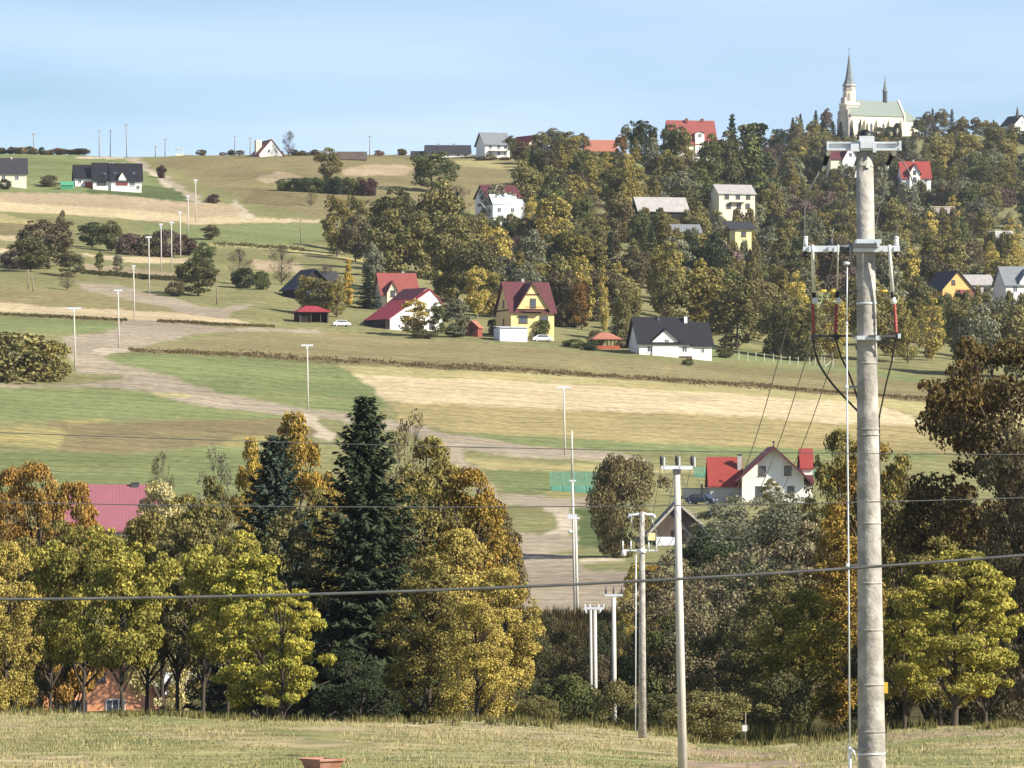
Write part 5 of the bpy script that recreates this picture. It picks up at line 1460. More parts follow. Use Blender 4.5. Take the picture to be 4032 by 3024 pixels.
# marker post at the meadow edge
d = 214.0
X = (2934 - CX) / F * d
r = thing('marker_post', 'thin marker post with small white box at the meadow edge', 'post', (X, d, Hs(X, d) - .1))
hz = (YH - 2806) / F * d - r.location.z
MB().tube([(0, 0, 0), (.02, 0, hz)], .025, 8).build('shaft', 'pole_wood', r, True)
MB().box(-.12, -.08, hz - .78, .08, -.03, hz - .52).build('box', 'porcelain', r)

# ------------------------------------------------------------------ conductors and overhead cables
def wire(name, label, a, b, sag, rad, mat='wire', group=None, n=48):
    a = Vector(a); b = Vector(b)
    pts = []
    for i in range(n + 1):
        t = i / n
        p = a.lerp(b, t); p.z -= 4 * sag * t * (1 - t)
        pts.append(p - a)
    o = MB().tube(pts, rad, 6).build(name, mat, None, True)
    o.location = a
    return tag(o, label, 'cable', group)
for i in range(3):
    wire('conductor', ['slack conductor from the left end of the cable pole top arm', 'slack conductor from the middle of the cable pole top arm', 'slack conductor from the right end of the cable pole top arm'][i],
         ENDS[i], PIN2[i], 3.5, .0075, group='slack conductors of the near line')
    wire('conductor', 'slack conductor from the forked arm pole to the weathered pole', PIN2[i], PIN3[i], 1.9, .009, group='slack conductors of the second span')
def span(name, label, xa, ya, xb, yb, xm, ym, d0, rad, mat='wire'):
    """cable crossing the view at distance d0: passes the two photo pixels at x=0 and x=4032 and sags through (xm, ym)"""
    sl = (yb - ya) / (xb - xa)
    x1, x2 = -2400, 6400
    t = lambda x: (x - x1) / (x2 - x1)
    # parabola y = p + q x + c (x-x1)(x-x2) through the three pixels
    import numpy as _n
    A = _n.array([[1, x, (x - x1) * (x - x2)] for x in (xa, xm, xb)]); s = _n.linalg.solve(A, _n.array([ya, ym, yb]))
    pts = []
    for i in range(97):
        x = x1 + (x2 - x1) * i / 96
        y = s[0] + s[1] * x + s[2] * (x - x1) * (x - x2)
        pts.append(px(x, y, d0))
    a = pts[0]
    o = MB().tube([p - a for p in pts], rad, 8).build(name, mat, None, True)
    o.location = a
    tag(o, label, 'cable')
    return pts[0], pts[-1]
c1 = span('overhead_cable', 'thick twisted overhead cable sagging right across the view', 0, 2360, 4032, 2186, 2016, 2312, 57.6, .0165, 'wire')
c2 = span('overhead_wire', 'upper thin overhead wire crossing the fields', 0, 1703, 4032, 1790, 2016, 1764, 58.0, .0048, 'wire')
c3 = span('overhead_wire', 'lower thin overhead wire crossing in front of the white house', 0, 1977, 4032, 1960, 2016, 1996, 58.3, .0058, 'wire')
for e in (0, 1):
    X = c1[e].x; d = 58.0
    g = Hs(X, d)
    r = thing('line_pole', 'concrete pole carrying the crossing cables at one side of the meadow', 'utility pole', (X, d, g - .3), 0, 'poles carrying the crossing cables')
    MB().tube([(0, 0, 0), (0, 0, 8.2)], [.17, .11], 18).build('shaft', 'concrete', r, True)
    for c in (c1, c2, c3):
        zc = c[e].z - r.location.z; yo = c[e].y - d
        MB().tube([(0, 0, zc), (0, yo, zc)], .05, 8).build('insulator', 'porcelain', r, True)

# ------------------------------------------------------------------ fences, nets, small objects
d0 = None
pts_f = [(2910, 1376, 1418), (2945, 1378, 1424), (2977, 1382, 1420), (3010, 1388, 1426), (3046, 1392, 1428), (3076, 1398, 1432), (3110, 1404, 1438), (3143, 1408, 1440), (3188, 1414, 1440), (3211, 1414, 1440), (3235, 1417, 1440), (3246, 1417, 1440), (3280, 1420, 1446)]
f0, dd0 = ground_pt(pts_f[0][0], pts_f[0][2])
fence = thing('post_fence', 'row of white concrete fence posts along the edge of the wood', 'fence', f0)
prev = None
for i, (x, yt, yb) in enumerate(pts_f):
    g, dd = ground_pt(x, yb)
    h = 1.75
    p = g - f0
    MB().box(p.x - .07, p.y - .07, p.z - .3, p.x + .07, p.y + .07, p.z + h).build('post', 'concrete_far', fence)
    if prev is not None:
        for hz in (.5, 1.0, 1.5):
            MB().tube([prev + Vector((0, 0, hz)), p + Vector((0, 0, hz))], .008, 4).build('rail_wire', 'wire', fence)
    prev = p
q = pts_f[-1]
g, dd = ground_pt(q[0] - 32, q[2]); g2 = prev
MB().tube([g - f0, g2 + Vector((0, 0, 1.5))], .06, 5).build('brace', 'concrete_far', fence)

def net_fence(label, xa, xb, ytop, ybot, d, posts):
    X0 = (xa - CX) / F * d; X1 = (xb - CX) / F * d
    z0 = (YH - ybot) / F * d; z1 = (YH - ytop) / F * d
    r = thing('net_fence', label, 'fence', (X0, d, z0 - .3))
    hh = z1 - z0
    for i in range(posts + 1):
        a = (X1 - X0) * i / posts
        MB().tube([(a, 0, -.5), (a, 0, hh + .35)], .045, 6).build('post', 'net_green', r, True)
    for i in range(posts):
        a0 = (X1 - X0) * i / posts + .06; a1 = (X1 - X0) * (i + 1) / posts - .06
        m = MB()
        nn = 14; hn = max(5, int(hh / .28))
        for j in range(nn + 1):
            a = a0 + (a1 - a0) * j / nn
            m.box(a - .022, -.012, .3, a + .022, .012, .3 + hh)
        for j in range(hn + 1):
            z = .3 + hh * j / hn
            m.box(a0, -.0145, z - .03, a1, .0145, z + .03)
        # loosely hanging lower cloth
        m.prism([(a0, -.03, .32), (a1, -.03, .32), (a1, -.06, .32 + hh * (.30 + .08 * random.random())), ((a0 + a1) / 2, -.09, .32 + hh * .34), (a0, -.06, .32 + hh * (.28 + .1 * random.random()))], (0, .015, 0))
        m.build('net_panel', 'net_green', r)
    return r
net_fence('turquoise garden netting fence left of the brown leaved tree', 2168, 2402, 1858, 1942, dist_at(2280, 1942), 5)
net_fence('turquoise garden netting stretched beside the forked arm pole', 2735, 2812, 1840, 1878, dist_at(2770, 1880), 2)
net_fence('turquoise garden netting right behind the white house', 3188, 3262, 1842, 1878, dist_at(3200, 1880), 2)

r, k = site('garden_hut', 'narrow dark red hut with purple board beside the brown leaved tree', 'hut', 2392, 1995, 12, d=dist_at(2392, 1995))
MB().box(-14 * k, 0, -.6, 26 * k, 1.6, 78 * k).build('wall', 'roof_maroon', r)
MB().box(-17 * k, -.16, 72 * k, 34 * k, 1.8, 92 * k).build('fascia', 'purple_board', r)
MB().box(-2 * k, -.1, -.6, 2 * k, -.004, 72 * k).build('post', 'white_frame', r)
r, k = site('garden_wall', 'low beige garden wall between barn and white house', 'wall', 2752, 1958, 0, d=712)
MB().box(-66 * k, 0, -2, 66 * k, .3, 34 * k).build('wall', 'tan_wall' if 'tan_wall' in MATS else 'cream_wall', r)
MB().box(-67 * k, -.06, 34 * k, 67 * k, .36, 37 * k).build('coping', 'stone', r)
MB().box(8 * k, -.14, -1, 15 * k, -.01, 52 * k).build('gate_post', 'dark_steel', r)
# tapered rusty tub in the foreground
d = 141.0
X = (1268 - CX) / F * d
g = Hs(X, d)
r = thing('metal_tub', 'rust red tapered tub standing in the foreground grass', 'tub', (X, d, g - .02), math.radians(36))
tz_ = (YH - 2987) / F * d - r.location.z
w0, w1, l0, l1, t = .28, .40, .34, .50, .035
outer = [(-w0, -l0, 0), (w0, -l0, 0), (w0, l0, 0), (-w0, l0, 0), (-w1, -l1, tz_), (w1, -l1, tz_), (w1, l1, tz_), (-w1, l1, tz_)]
inner = [(-w0 + t, -l0 + t, t), (w0 - t, -l0 + t, t), (w0 - t, l0 - t, t), (-w0 + t, l0 - t, t), (-w1 + t, -l1 + t, tz_), (w1 - t, -l1 + t, tz_), (w1 - t, l1 - t, tz_), (-w1 + t, l1 - t, tz_)]
MB().add(outer + inner, [(3, 2, 1, 0), (0, 1, 5, 4), (1, 2, 6, 5), (2, 3, 7, 6), (3, 0, 4, 7), (8, 9, 10, 11), (9, 8, 12, 13), (10, 9, 13, 14), (11, 10, 14, 15), (8, 11, 15, 12), (4, 5, 13, 12), (5, 6, 14, 13), (6, 7, 15, 14), (7, 4, 12, 15)]).build('body', 'corten', r)
MB().box(-w1 - .03, -l1 - .03, tz_ - .05, w1 + .03, -l1 - .004, tz_ + .02).box(-w1 - .03, l1 + .004, tz_ - .05, w1 + .03, l1 + .03, tz_ + .02).build('rim', 'corten', r)
# football goal and bench shapes on the ridge
r, k = site('bus_shelter', 'small open shelter frame standing on the bare ridge', 'shelter', 707, 614, 0)
for a in (-15, 13):
    MB().box(a * k, 0, -1, (a + 2) * k, .15, 30 * k).build('post', 'galv_far', r)
MB().box(-17 * k, -.4, 28 * k, 17 * k, 1.6, 32 * k).build('roof', 'galv_far', r)
MB().box(-15 * k, .02, -1, 15 * k, .5, 9 * k).build('bench', 'cream_wall', r)
# ------------------------------------------------------------------ foreground trees (each one its own)
FG = [
    # proto, x, ytop, width px, colour, distance, name, label
    ('birch', 150, 1828, 380, 'orange', 335, 'broadleaf_tree', 'orange leaved tree with pointed top left of the pink barn roof'),
    ('birch', 40, 1850, 340, 'orange', 350, 'broadleaf_tree', 'orange leaved tree with tall tip at the left end of the grove'),
    ('maple', 285, 1905, 330, 'orange', 322, 'broadleaf_tree', 'orange and olive tree in front of the pink barn roof'),
    ('birch', 20, 2140, 330, 'straw', 262, 'birch_tree', 'bright yellow birch at the left meadow edge'),
    ('stem_tree', 330, 2080, 460, 'yellow_green', 300, 'broadleaf_tree', 'yellowish tree above the orange house'),
    ('stem_tree', 480, 2130, 440, 'yellow_green', 285, 'broadleaf_tree', 'yellow green tree right of the orange house gable'),
    ('birch', 640, 1905, 340, 'cream', 345, 'poplar_tree', 'pale cream topped white poplar beside the pink barn roof'),
    ('stem_tree', 700, 1960, 460, 'yellow_olive', 305, 'broadleaf_tree', 'mixed olive and gold tree in front of the white poplar'),
    ('ash', 830, 1885, 330, 'olive', 330, 'broadleaf_tree', 'olive tree between the white poplar and the blue spruce'),
    ('twiggy', 860, 1775, 300, 'grey_green', 410, 'broadleaf_tree', 'greyish thin leaved tree behind the blue spruce'),
    ('maple', 1040, 2190, 470, 'lime', 270, 'maple_tree', 'bright lime green maple right of the pale grey shed'),
    ('maple_b', 1110, 2330, 360, 'lime', 256, 'maple_tree', 'low yellow lime maple with sunny leaves at the meadow edge'),
    ('spruce_blue', 1080, 1772, 700, 'blue_spruce', 322, 'spruce_tree', 'bluish spruce between the maple and the tall dark spruce'),
    ('ash', 1160, 1636, 400, 'amber', 372, 'broadleaf_tree', 'golden tree topping the blue spruce'),
    ('ash', 990, 1735, 220, 'gold', 385, 'broadleaf_tree', 'gold tree tip left behind the blue spruce'),
    ('spruce_near', 1440, 1632, 820, 'spruce', 300, 'spruce_tree', 'tall dark spruce rising above the foreground trees'),
    ('ash', 1250, 1930, 330, 'yellow_olive', 335, 'broadleaf_tree', 'olive gold tree wedged between the two spruces'),
    ('twiggy', 1610, 1642, 400, 'brown', 352, 'broadleaf_tree', 'thin brown tree with bare top beside the dark spruce'),
    ('birch', 1700, 1730, 430, 'yellow_olive', 325, 'birch_tree', 'tall olive gold birch right of the dark spruce'),
    ('birch', 1860, 1850, 440, 'amber', 312, 'birch_tree', 'amber birch at the bend of the dirt track'),
    ('birch', 1800, 2090, 420, 'straw', 276, 'birch_tree', 'dense small leaved birch in front of the amber birch'),
    ('birch', 1960, 2010, 300, 'brown', 332, 'birch_tree', 'brownish birch at the right end of the foreground grove'),
    ('birch', 1985, 2240, 330, 'straw', 262, 'birch_tree', 'sunny yellow birch beside the dark gully'),
    ('twiggy', 640, 1788, 150, 'dark_brown', 505, 'bare_tree', 'small bare dark tree behind the pink barn roof'),
    ('thicket', 1590, 2380, 420, 'dark_olive', 300, 'thicket', 'dark understorey thicket beneath the tall spruce'),  # understorey leaf colours darkened for the shade under the grove
    ('thicket', 1250, 2420, 380, 'dark_green', 330, 'thicket', 'dark green thicket below the blue spruce'),
    ('thicket', 40, 2470, 330, 'dark_olive', 330, 'thicket', 'dark thicket left of the orange house'),
    ('thicket', 1850, 2480, 380, 'dark_green', 330, 'thicket', 'dark green thicket below the amber birch'),
    ('stem_tree', 200, 2060, 400, 'yellow_olive', 318, 'broadleaf_tree', 'olive gold tree at the left corner of the orange house'),
    ('stem_tree', 580, 2060, 440, 'olive', 326, 'broadleaf_tree', 'shaded olive tree at the right corner of the orange house'),
    ('stem_tree', 800, 2050, 460, 'olive', 292, 'broadleaf_tree', 'slim olive tree left of the lime maple'),
    ('ash', 1130, 2010, 400, 'olive', 300, 'broadleaf_tree', 'shaded olive tree behind the low lime maple'),
    ('birch', 1560, 1900, 420, 'yellow_olive', 315, 'birch_tree', 'olive gold birch pressed against the dark spruce'),
    ('birch', 1690, 2200, 400, 'yellow_olive', 268, 'birch_tree', 'small leaved olive birch below the tall olive gold birch'),
    ('birch', 1880, 2360, 330, 'straw', 258, 'birch_tree', 'low straw yellow birch at the meadow edge'),
    ('ash', 3650, 1980, 400, 'yellow_olive', 270, 'broadleaf_tree', 'yellow olive tree filling the gap left of the great oak'),
    ('birch', 3330, 2120, 420, 'amber', 282, 'birch_tree', 'amber birch half hidden by the cable pole'),
    ('ash', 3060, 2250, 420, 'olive', 292, 'broadleaf_tree', 'olive tree right of the marker post'),
    ('ash', 3700, 2120, 420, 'yellow_olive', 252, 'broadleaf_tree', 'yellow olive tree behind the yellow green maple'),
    ('thicket', 3480, 2480, 380, 'dark_olive', 262, 'thicket', 'dark thicket behind the cable pole foot'),
    ('thicket', 3800, 2520, 420, 'dark_green', 258, 'thicket', 'dark green thicket behind the maple trunks'),
    ('thicket', 3950, 2350, 420, 'dark_brown', 256, 'thicket', 'dark brown thicket under the great oak'),
    ('stem_tree', 900, 2100, 400, 'yellow_green', 275, 'broadleaf_tree', 'yellow green tree over the pale grey shed'),
    ('thicket', 2890, 1985, 440, 'grey_green', 560, 'thicket', 'grey green thicket right below the dark blue car'),
    ('thicket', 3130, 1965, 420, 'olive', 545, 'thicket', 'olive thicket below the right wing of the white house'),
    ('ash', 3036, 1885, 110, 'olive', 655, 'broadleaf_tree', 'small olive tree before the white house wall'),
    # right side
    ('thicket', 1730, 2520, 400, 'dark_olive', 310, 'thicket', 'dark olive thicket between the birches'),  # dark understorey added to deepen the shade between the crowns
    ('thicket', 1420, 2560, 420, 'dark_green', 290, 'thicket', 'deep green thicket at the foot of the tall spruce'),
    ('oak', 4020, 1345, 1140, 'oak_leaf', 262, 'oak_tree', 'huge dark olive brown oak at the right edge of the meadow'),
    ('oak', 4090, 1700, 560, 'dark_brown', 240, 'oak_tree', 'dark brown leaved oak under the huge great oak'),
    ('maple', 3760, 2170, 520, 'yellow_green', 226, 'maple_tree', 'yellow green maple right of the cable pole'),
    ('maple_b', 3560, 2330, 360, 'yellow_green', 238, 'maple_tree', 'low yellow green maple close behind the cable pole'),
    ('maple', 3880, 2260, 330, 'lime', 232, 'maple_tree', 'lime green maple in the shade of the great oak'),
    ('birch', 3420, 1735, 480, 'amber', 312, 'birch_tree', 'amber birch just behind the cable pole'),
    ('birch', 3300, 1700, 320, 'yellow_olive', 345, 'birch_tree', 'olive gold birch beside the gable of the white house'),
    ('ash', 3550, 1800, 380, 'yellow_olive', 298, 'broadleaf_tree', 'yellow olive tree between the cable pole and the great oak'),
    ('thicket', 3000, 1945, 680, 'grey_green', 470, 'willow_tree', 'grey green willow below the white gabled house'),
    ('thicket', 2850, 2080, 520, 'dark_green', 440, 'willow_tree', 'dark green willow beside the wooden barn'),
    ('twiggy', 2980, 2160, 600, 'taupe', 345, 'broadleaf_tree', 'greyish brown thin leaved tree in the gully below the willow'),
    ('ash', 3180, 2060, 480, 'taupe', 330, 'broadleaf_tree', 'olive tree leaning over the gully left of the cable pole'),
    ('birch', 3160, 2330, 420, 'yellow_green', 268, 'birch_tree', 'olive gold birch left of the operating rod'),
    ('ash', 2640, 2190, 380, 'taupe', 360, 'broadleaf_tree', 'olive tree behind the two meadow edge poles'),
    ('twiggy', 2760, 2230, 500, 'taupe', 330, 'broadleaf_tree', 'brown twiggy tree between the poles and the marker post'),
    ('thicket', 2600, 2420, 420, 'green', 330, 'thicket', 'green thicket behind the weathered pole'),
    ('thicket', 2920, 2440, 480, 'dark_olive', 305, 'thicket', 'dark thicket behind the marker post'),
    ('shrub', 2800, 2725, 420, 'olive', 236, 'shrub', 'rounded olive shrub beside the marker post'),
    ('shrub', 2610, 2730, 300, 'dark_olive', 246, 'shrub', 'dark shrub between the two meadow edge poles'),
    ('shrub', 2240, 2660, 300, 'green', 258, 'shrub', 'green shrub left of the twin pole'),
    ('shrub', 2110, 2740, 240, 'olive', 244, 'shrub', 'low olive shrub beneath the sunny yellow birch'),
    ('shrub', 2430, 2680, 240, 'olive', 252, 'shrub', 'olive shrub at the foot of the gully pole'),
    ('thicket', 2190, 2440, 300, 'dark_olive', 400, 'thicket', 'dark thicket on the bank left of the twin pole'),
    ('thicket', 2400, 2450, 300, 'dark_green', 395, 'thicket', 'dark green thicket on the bank right of the twin pole'),
    ('thicket', 2300, 2520, 300, 'dark_brown', 360, 'thicket', 'brown thicket in the gully behind the twin pole'),
    ('thicket', 2510, 2540, 280, 'dark_green', 350, 'thicket', 'deep green thicket in the gully behind the weathered pole'),
    ('shrub', 3080, 2650, 300, 'dark_olive', 262, 'shrub', 'dark shrub right of the marker post'),
    ('birch', 2580, 2230, 230, 'amber', 398, 'birch_tree', 'small amber birch beside the lean-to of the barn'),
    ('birch', 2500, 2225, 170, 'straw', 420, 'birch_tree', 'small straw coloured birch left of the weathered pole'),
]
for (pr, x, yt, w, c, d, nm, lab) in FG:
    tree_px(pr, x, yt, w, c, nm, lab, 'shrub' if nm in ('shrub', 'thicket') else 'tree', d=d)

# ------------------------------------------------------------------ single trees and bushes of the middle and far distance
MID = [
    ('shrub', 2450, 1795, 330, 'brown', 2195, 'broadleaf_tree', 'brown leaved tree standing alone beside the wooden barn'),
    ('far_bush', 30, 1310, 460, 'olive', 1500, 'bush', 'large rounded olive bush at the left of the dirt track'),
    ('far_bush', 185, 1345, 230, 'yellow_olive', 1500, 'bush', 'rounded golden olive bush next to the wide arm pole'),
    ('far_round_b', 190, 870, 250, 'dark_brown', 1060, 'broadleaf_tree', 'broad dusky tree among the strip fields'),
    ('far_round', 245, 830, 50, 'dark_brown', 1050, 'broadleaf_tree', 'small round treetop above the broad dusky tree'),
    ('far_round', 120, 930, 170, 'dark_olive', 1070, 'broadleaf_tree', 'dark olive tree left of the broad dusky tree'),
    ('far_bush', 60, 985, 150, 'purple_brown', 1060, 'bush', 'purple brown bush at the left strip fields'),
    ('far_oval', 275, 990, 120, 'dark_olive', 1090, 'broadleaf_tree', 'dark tree right of the broad dusky tree'),
    ('far_round', 365, 875, 130, 'dark_green', 975, 'broadleaf_tree', 'dark green round tree at the head of the hedge'),
    ('far_round', 440, 870, 110, 'dark_olive', 990, 'broadleaf_tree', 'dark olive round tree second in the hedge'),
    ('far_bush', 510, 920, 130, 'purple_brown', 1005, 'bush', 'purple brown bush in the middle of the hedge'),
    ('far_bush', 580, 925, 130, 'dark_brown', 1010, 'bush', 'dark brown bush behind the new poles'),
    ('far_bush', 650, 905, 150, 'purple_brown', 1012, 'bush', 'twiggy purple bush behind the new poles'),
    ('far_bush', 720, 925, 120, 'wine', 1005, 'bush', 'wine dark bush at the right end of the hedge'),
    ('far_oval', 393, 990, 42, 'green', 1068, 'broadleaf_tree', 'small neat green tree beside the pale strip'),
    ('far_oval', 462, 1000, 48, 'grey_green', 1078, 'broadleaf_tree', 'small grey green tree beside the pale strip'),
    ('far_round', 800, 955, 110, 'green', 1100, 'broadleaf_tree', 'fresh green tree above the dark orchard tree'),
    ('far_round_b', 780, 1020, 190, 'dark_olive', 1165, 'broadleaf_tree', 'dark orchard tree left of the old line pole'),
    ('far_bush', 690, 1110, 90, 'dark_brown', 1168, 'bush', 'dark low bush below the orchard tree'),
    ('far_round', 830, 885, 80, 'dark_brown', 945, 'broadleaf_tree', 'small brown tree alone on the green strip'),
    ('far_bare', 945, 975, 110, 'purple_brown', 1120, 'broadleaf_tree', 'bare brown tree by the pale strip'),
    ('far_bush', 960, 1055, 120, 'dark_green', 1135, 'bush', 'dark green bush beside the bare brown tree'),
    ('far_bush', 1030, 1068, 80, 'green', 1140, 'bush', 'green bush right of the bare brown tree'),
    ('far_bare', 1108, 962, 115, 'dark_brown', 1122, 'bare_tree', 'dark umbrella shaped tree left of the wooden house'),
    ('far_bare', 265, 1065, 80, 'brown', 1142, 'bare_tree', 'low bare shrub tree beside the earth patch'),
    ('far_bush', 575, 1080, 60, 'dark_green', 1100, 'bush', 'small dark bush in the field bank'),
    ('far_hedge', 638, 650, 42, 'wine', 702, 'bush', 'wine red round bush beside the ridge path'),
    ('far_bush', 840, 765, 62, 'wine', 800, 'bush', 'wine dark low bush at the field corner'),
    ('far_bush', 195, 690, 90, 'dark_brown', 735, 'bush', 'brown garden bush beside the tarpaulin shelter'),
    ('far_bush', 20, 705, 60, 'dark_green', 745, 'bush', 'dark bush in front of the leftmost white house'),
    # birches, poplar and spruce round the wooden house
    ('far_oval_b', 1215, 1085, 110, 'yellow_olive', 1238, 'birch_tree', 'leafy birch left in front of the wooden house'),
    ('far_oval_b', 1270, 1100, 110, 'olive', 1244, 'birch_tree', 'leafy birch in the middle before the wooden house'),
    ('far_oval', 1325, 1100, 100, 'yellow_olive', 1250, 'birch_tree', 'leafy birch right of the open shed'),
    ('far_bare', 1290, 1040, 120, 'purple_brown', 1180, 'broadleaf_tree', 'bare purple tree over the wooden house roof'),
    ('far_column', 1372, 1022, 48, 'gold', 1200, 'poplar_tree', 'slim golden poplar beside the wooden house'),
    ('far_spruce', 1450, 1060, 120, 'spruce', 1215, 'spruce_tree', 'dark spruce between golden poplar and cream house'),
    ('far_oval', 1470, 958, 110, 'grey_green', 1180, 'broadleaf_tree', 'pale grey green tree above the dark spruce'),
    ('far_oval_b', 1630, 1180, 130, 'straw', 1320, 'birch_tree', 'thin straw birch in front of the white farmhouse'),
    ('far_oval', 1722, 1190, 80, 'green', 1330, 'broadleaf_tree', 'green tree hiding the farmhouse corner'),
    ('far_oval', 1795, 1175, 140, 'grey_green', 1330, 'broadleaf_tree', 'grey green tree right of the farmhouse'),
    ('far_bush', 2135, 1258, 84, 'green', 1340, 'bush', 'rounded green bush before the yellow house'),
    ('far_bush', 1665, 1296, 110, 'dark_olive', 1332, 'bush', 'dark hedge bush below the farmhouse wall'),
    ('far_bush', 1800, 1296, 100, 'dark_green', 1326, 'bush', 'dark green bush before the garden shed'),
    ('far_bush', 1940, 1258, 60, 'dark_green', 1318, 'bush', 'dark round bush left of the yellow house'),
    ('far_bush', 2260, 1335, 110, 'green', 1370, 'bush', 'green bush between yellow house and gazebo'),
    ('far_bush', 2330, 1345, 90, 'dark_green', 1380, 'bush', 'dark green bush left of the gazebo'),
    ('far_bush', 2350, 1300, 90, 'dark_olive', 1360, 'bush', 'dark olive bush behind the gazebo'),
    ('far_bush', 2460, 1330, 80, 'dark_brown', 1372, 'bush', 'dark brown bush between gazebo and bungalow'),
    ('far_round', 3700, 705, 150, 'grey_green', 800, 'broadleaf_tree', 'grey green willow above the low garden wall'),
    ('far_round', 3790, 700, 150, 'grey_green', 800, 'broadleaf_tree', 'pale grey green willow right of the red churchyard house'),
    ('far_round', 3875, 720, 140, 'olive', 805, 'broadleaf_tree', 'rounded olive tree above the greenhouse clearing'),
    ('far_bush', 3700, 762, 130, 'purple_brown', 812, 'bush', 'purple brown bush above the low garden wall'),
    ('far_bush', 3950, 745, 150, 'purple_brown', 815, 'bush', 'purple brown bush above the greenhouse clearing'),
    ('far_bush', 3850, 812, 130, 'olive', 880, 'bush', 'olive bush left of the greenhouse'),
    ('far_round', 4010, 720, 140, 'dark_olive', 800, 'broadleaf_tree', 'dark olive tree at the right end of the clearing'),
    ('far_bush', 2710, 1412, 54, 'green', 1440, 'bush', 'small green bush below the bungalow wall'),
    ('far_bush', 2850, 1370, 90, 'dark_olive', 1408, 'bush', 'olive bush right of the bungalow wing'),
    ('far_spruce', 2425, 1175, 60, 'blue_spruce', 1330, 'spruce_tree', 'small blue spruce left of the bungalow'),
    # lone trees on the upper slope
    ('far_round', 1295, 583, 120, 'olive', 712, 'broadleaf_tree', 'round olive tree standing behind the long hedge on the slope'),
    ('far_round_b', 1700, 600, 210, 'green', 755, 'broadleaf_tree', 'spreading dark tree on the open slope above the wood'),
    ('far_bare', 1225, 755, 60, 'brown', 812, 'bare_tree', 'tiny bare tree below the long hedge'),
    ('far_bare', 1138, 515, 64, 'purple_brown', 616, 'bare_tree', 'bare lilac tree beside the ridge house'),
]
for (pr, x, yt, w, c, yb, nm, lab) in MID:
    tree_px(pr, x, yt, w, c, nm, lab, 'bush' if nm == 'bush' else 'tree', ybase=yb, dmin=470)
# long hedge on the upper slope
for i in range(9):
    x = 1118 + i * 42
    tree_px('far_hedge', x, 693 + 6 * abs(i - 4) * .4 + random.uniform(-3, 3), 78, ['green', 'dark_green', 'dark_green', 'green', 'dark_green', 'dark_green', 'green', 'dark_brown', 'wine'][i],
            'hedge_bush', 'clipped looking dark bush in the long hedge on the upper slope', 'bush', ybase=752 + i * 2.4, group='bushes of the long hedge')
COLW = {'olive': 'olive', 'dark_olive': 'dark olive', 'brown': 'brown', 'yellow_olive': 'yellow olive', 'straw': 'straw yellow', 'grey_green': 'grey green', 'spruce': 'blackish green', 'dark_brown': 'dark brown', 'green': 'green', 'dark_green': 'dark green',
        'purple_brown': 'purple brown', 'gold': 'golden', 'russet': 'russet', 'amber': 'amber', 'blue_spruce': 'bluish', 'wine': 'wine dark'}
LANDMARKS = [('the yellow house', 2070, 1018), ('the black roofed bungalow', 2650, 990), ('the farmhouse', 1600, 1010), ('the cream house', 1575, 1090), ('the long grey shed', 2610, 1440), ('the cream slope house', 2900, 1470),
             ('the lemon yellow cottage', 2926, 1330), ('the shiny roofed slope house', 1985, 1405), ('the ochre house', 3770, 1235), ('the slate roofed house', 4020, 1225), ('the red churchyard house', 3608, 1850),
             ('the church', 3450, 2405), ('the big red ridge house', 2735, 1660), ('the orange ridge roof', 2368, 1640), ('the row of fence posts', 3080, 960), ('the maroon churchyard house', 3320, 1950),
             ('the grey roofed cottage', 2705, 1345), ('the greenhouse', 3945, 1520), ('the low garden wall', 3712, 1680), ('the tall white ridge house', 1950, 1620), ('the great oak', 3950, 900)]
def landmark(x, d):
    best = min(LANDMARKS, key=lambda l: (((x - l[1]) / F * d) ** 2 + ((d - l[2]) * .35) ** 2))
    rel = 'uphill of' if d > best[2] + 30 else ('downhill of' if d < best[2] - 30 else 'beside')
    return rel + ' ' + best[0]
# ridge line shrubs against the sky
for i in range(44):
    x = -40 + i * 13 + random.uniform(-5, 5) if i < 30 else random.choice([760, 790, 850, 880, 905, 945, 1160, 1190, 1215, 1245, 1470, 1495, 1520, 1560, 1585, 1470])
    x += random.uniform(-6, 6)
    h = random.uniform(14, 34) if i < 30 else random.uniform(12, 26)
    d = dist_at(x, 612 if x > 500 else 600)
    X = (x - CX) / F * d
    yg = YH - F * Hs(X, d) / d
    cc = random.choice(['dark_brown', 'dark_olive', 'brown', 'dark_green', 'purple_brown', 'russet'])
    pr = random.choice(['far_bush', 'far_round', 'far_bush'])
    lab = f"{'low' if pr == 'far_bush' else 'taller'} {COLW[cc]} shrub on the ridge line " + ('near the leftmost line poles' if x < 250 else 'near the three tall line poles' if x < 560 else 'near the white turret house' if x < 1260 else 'near the long low barn')
    tree_px(pr, x, yg - h, random.uniform(30, 52), cc, 'ridge_shrub', lab, 'shrub', d=d, group='ridge: ' + lab)
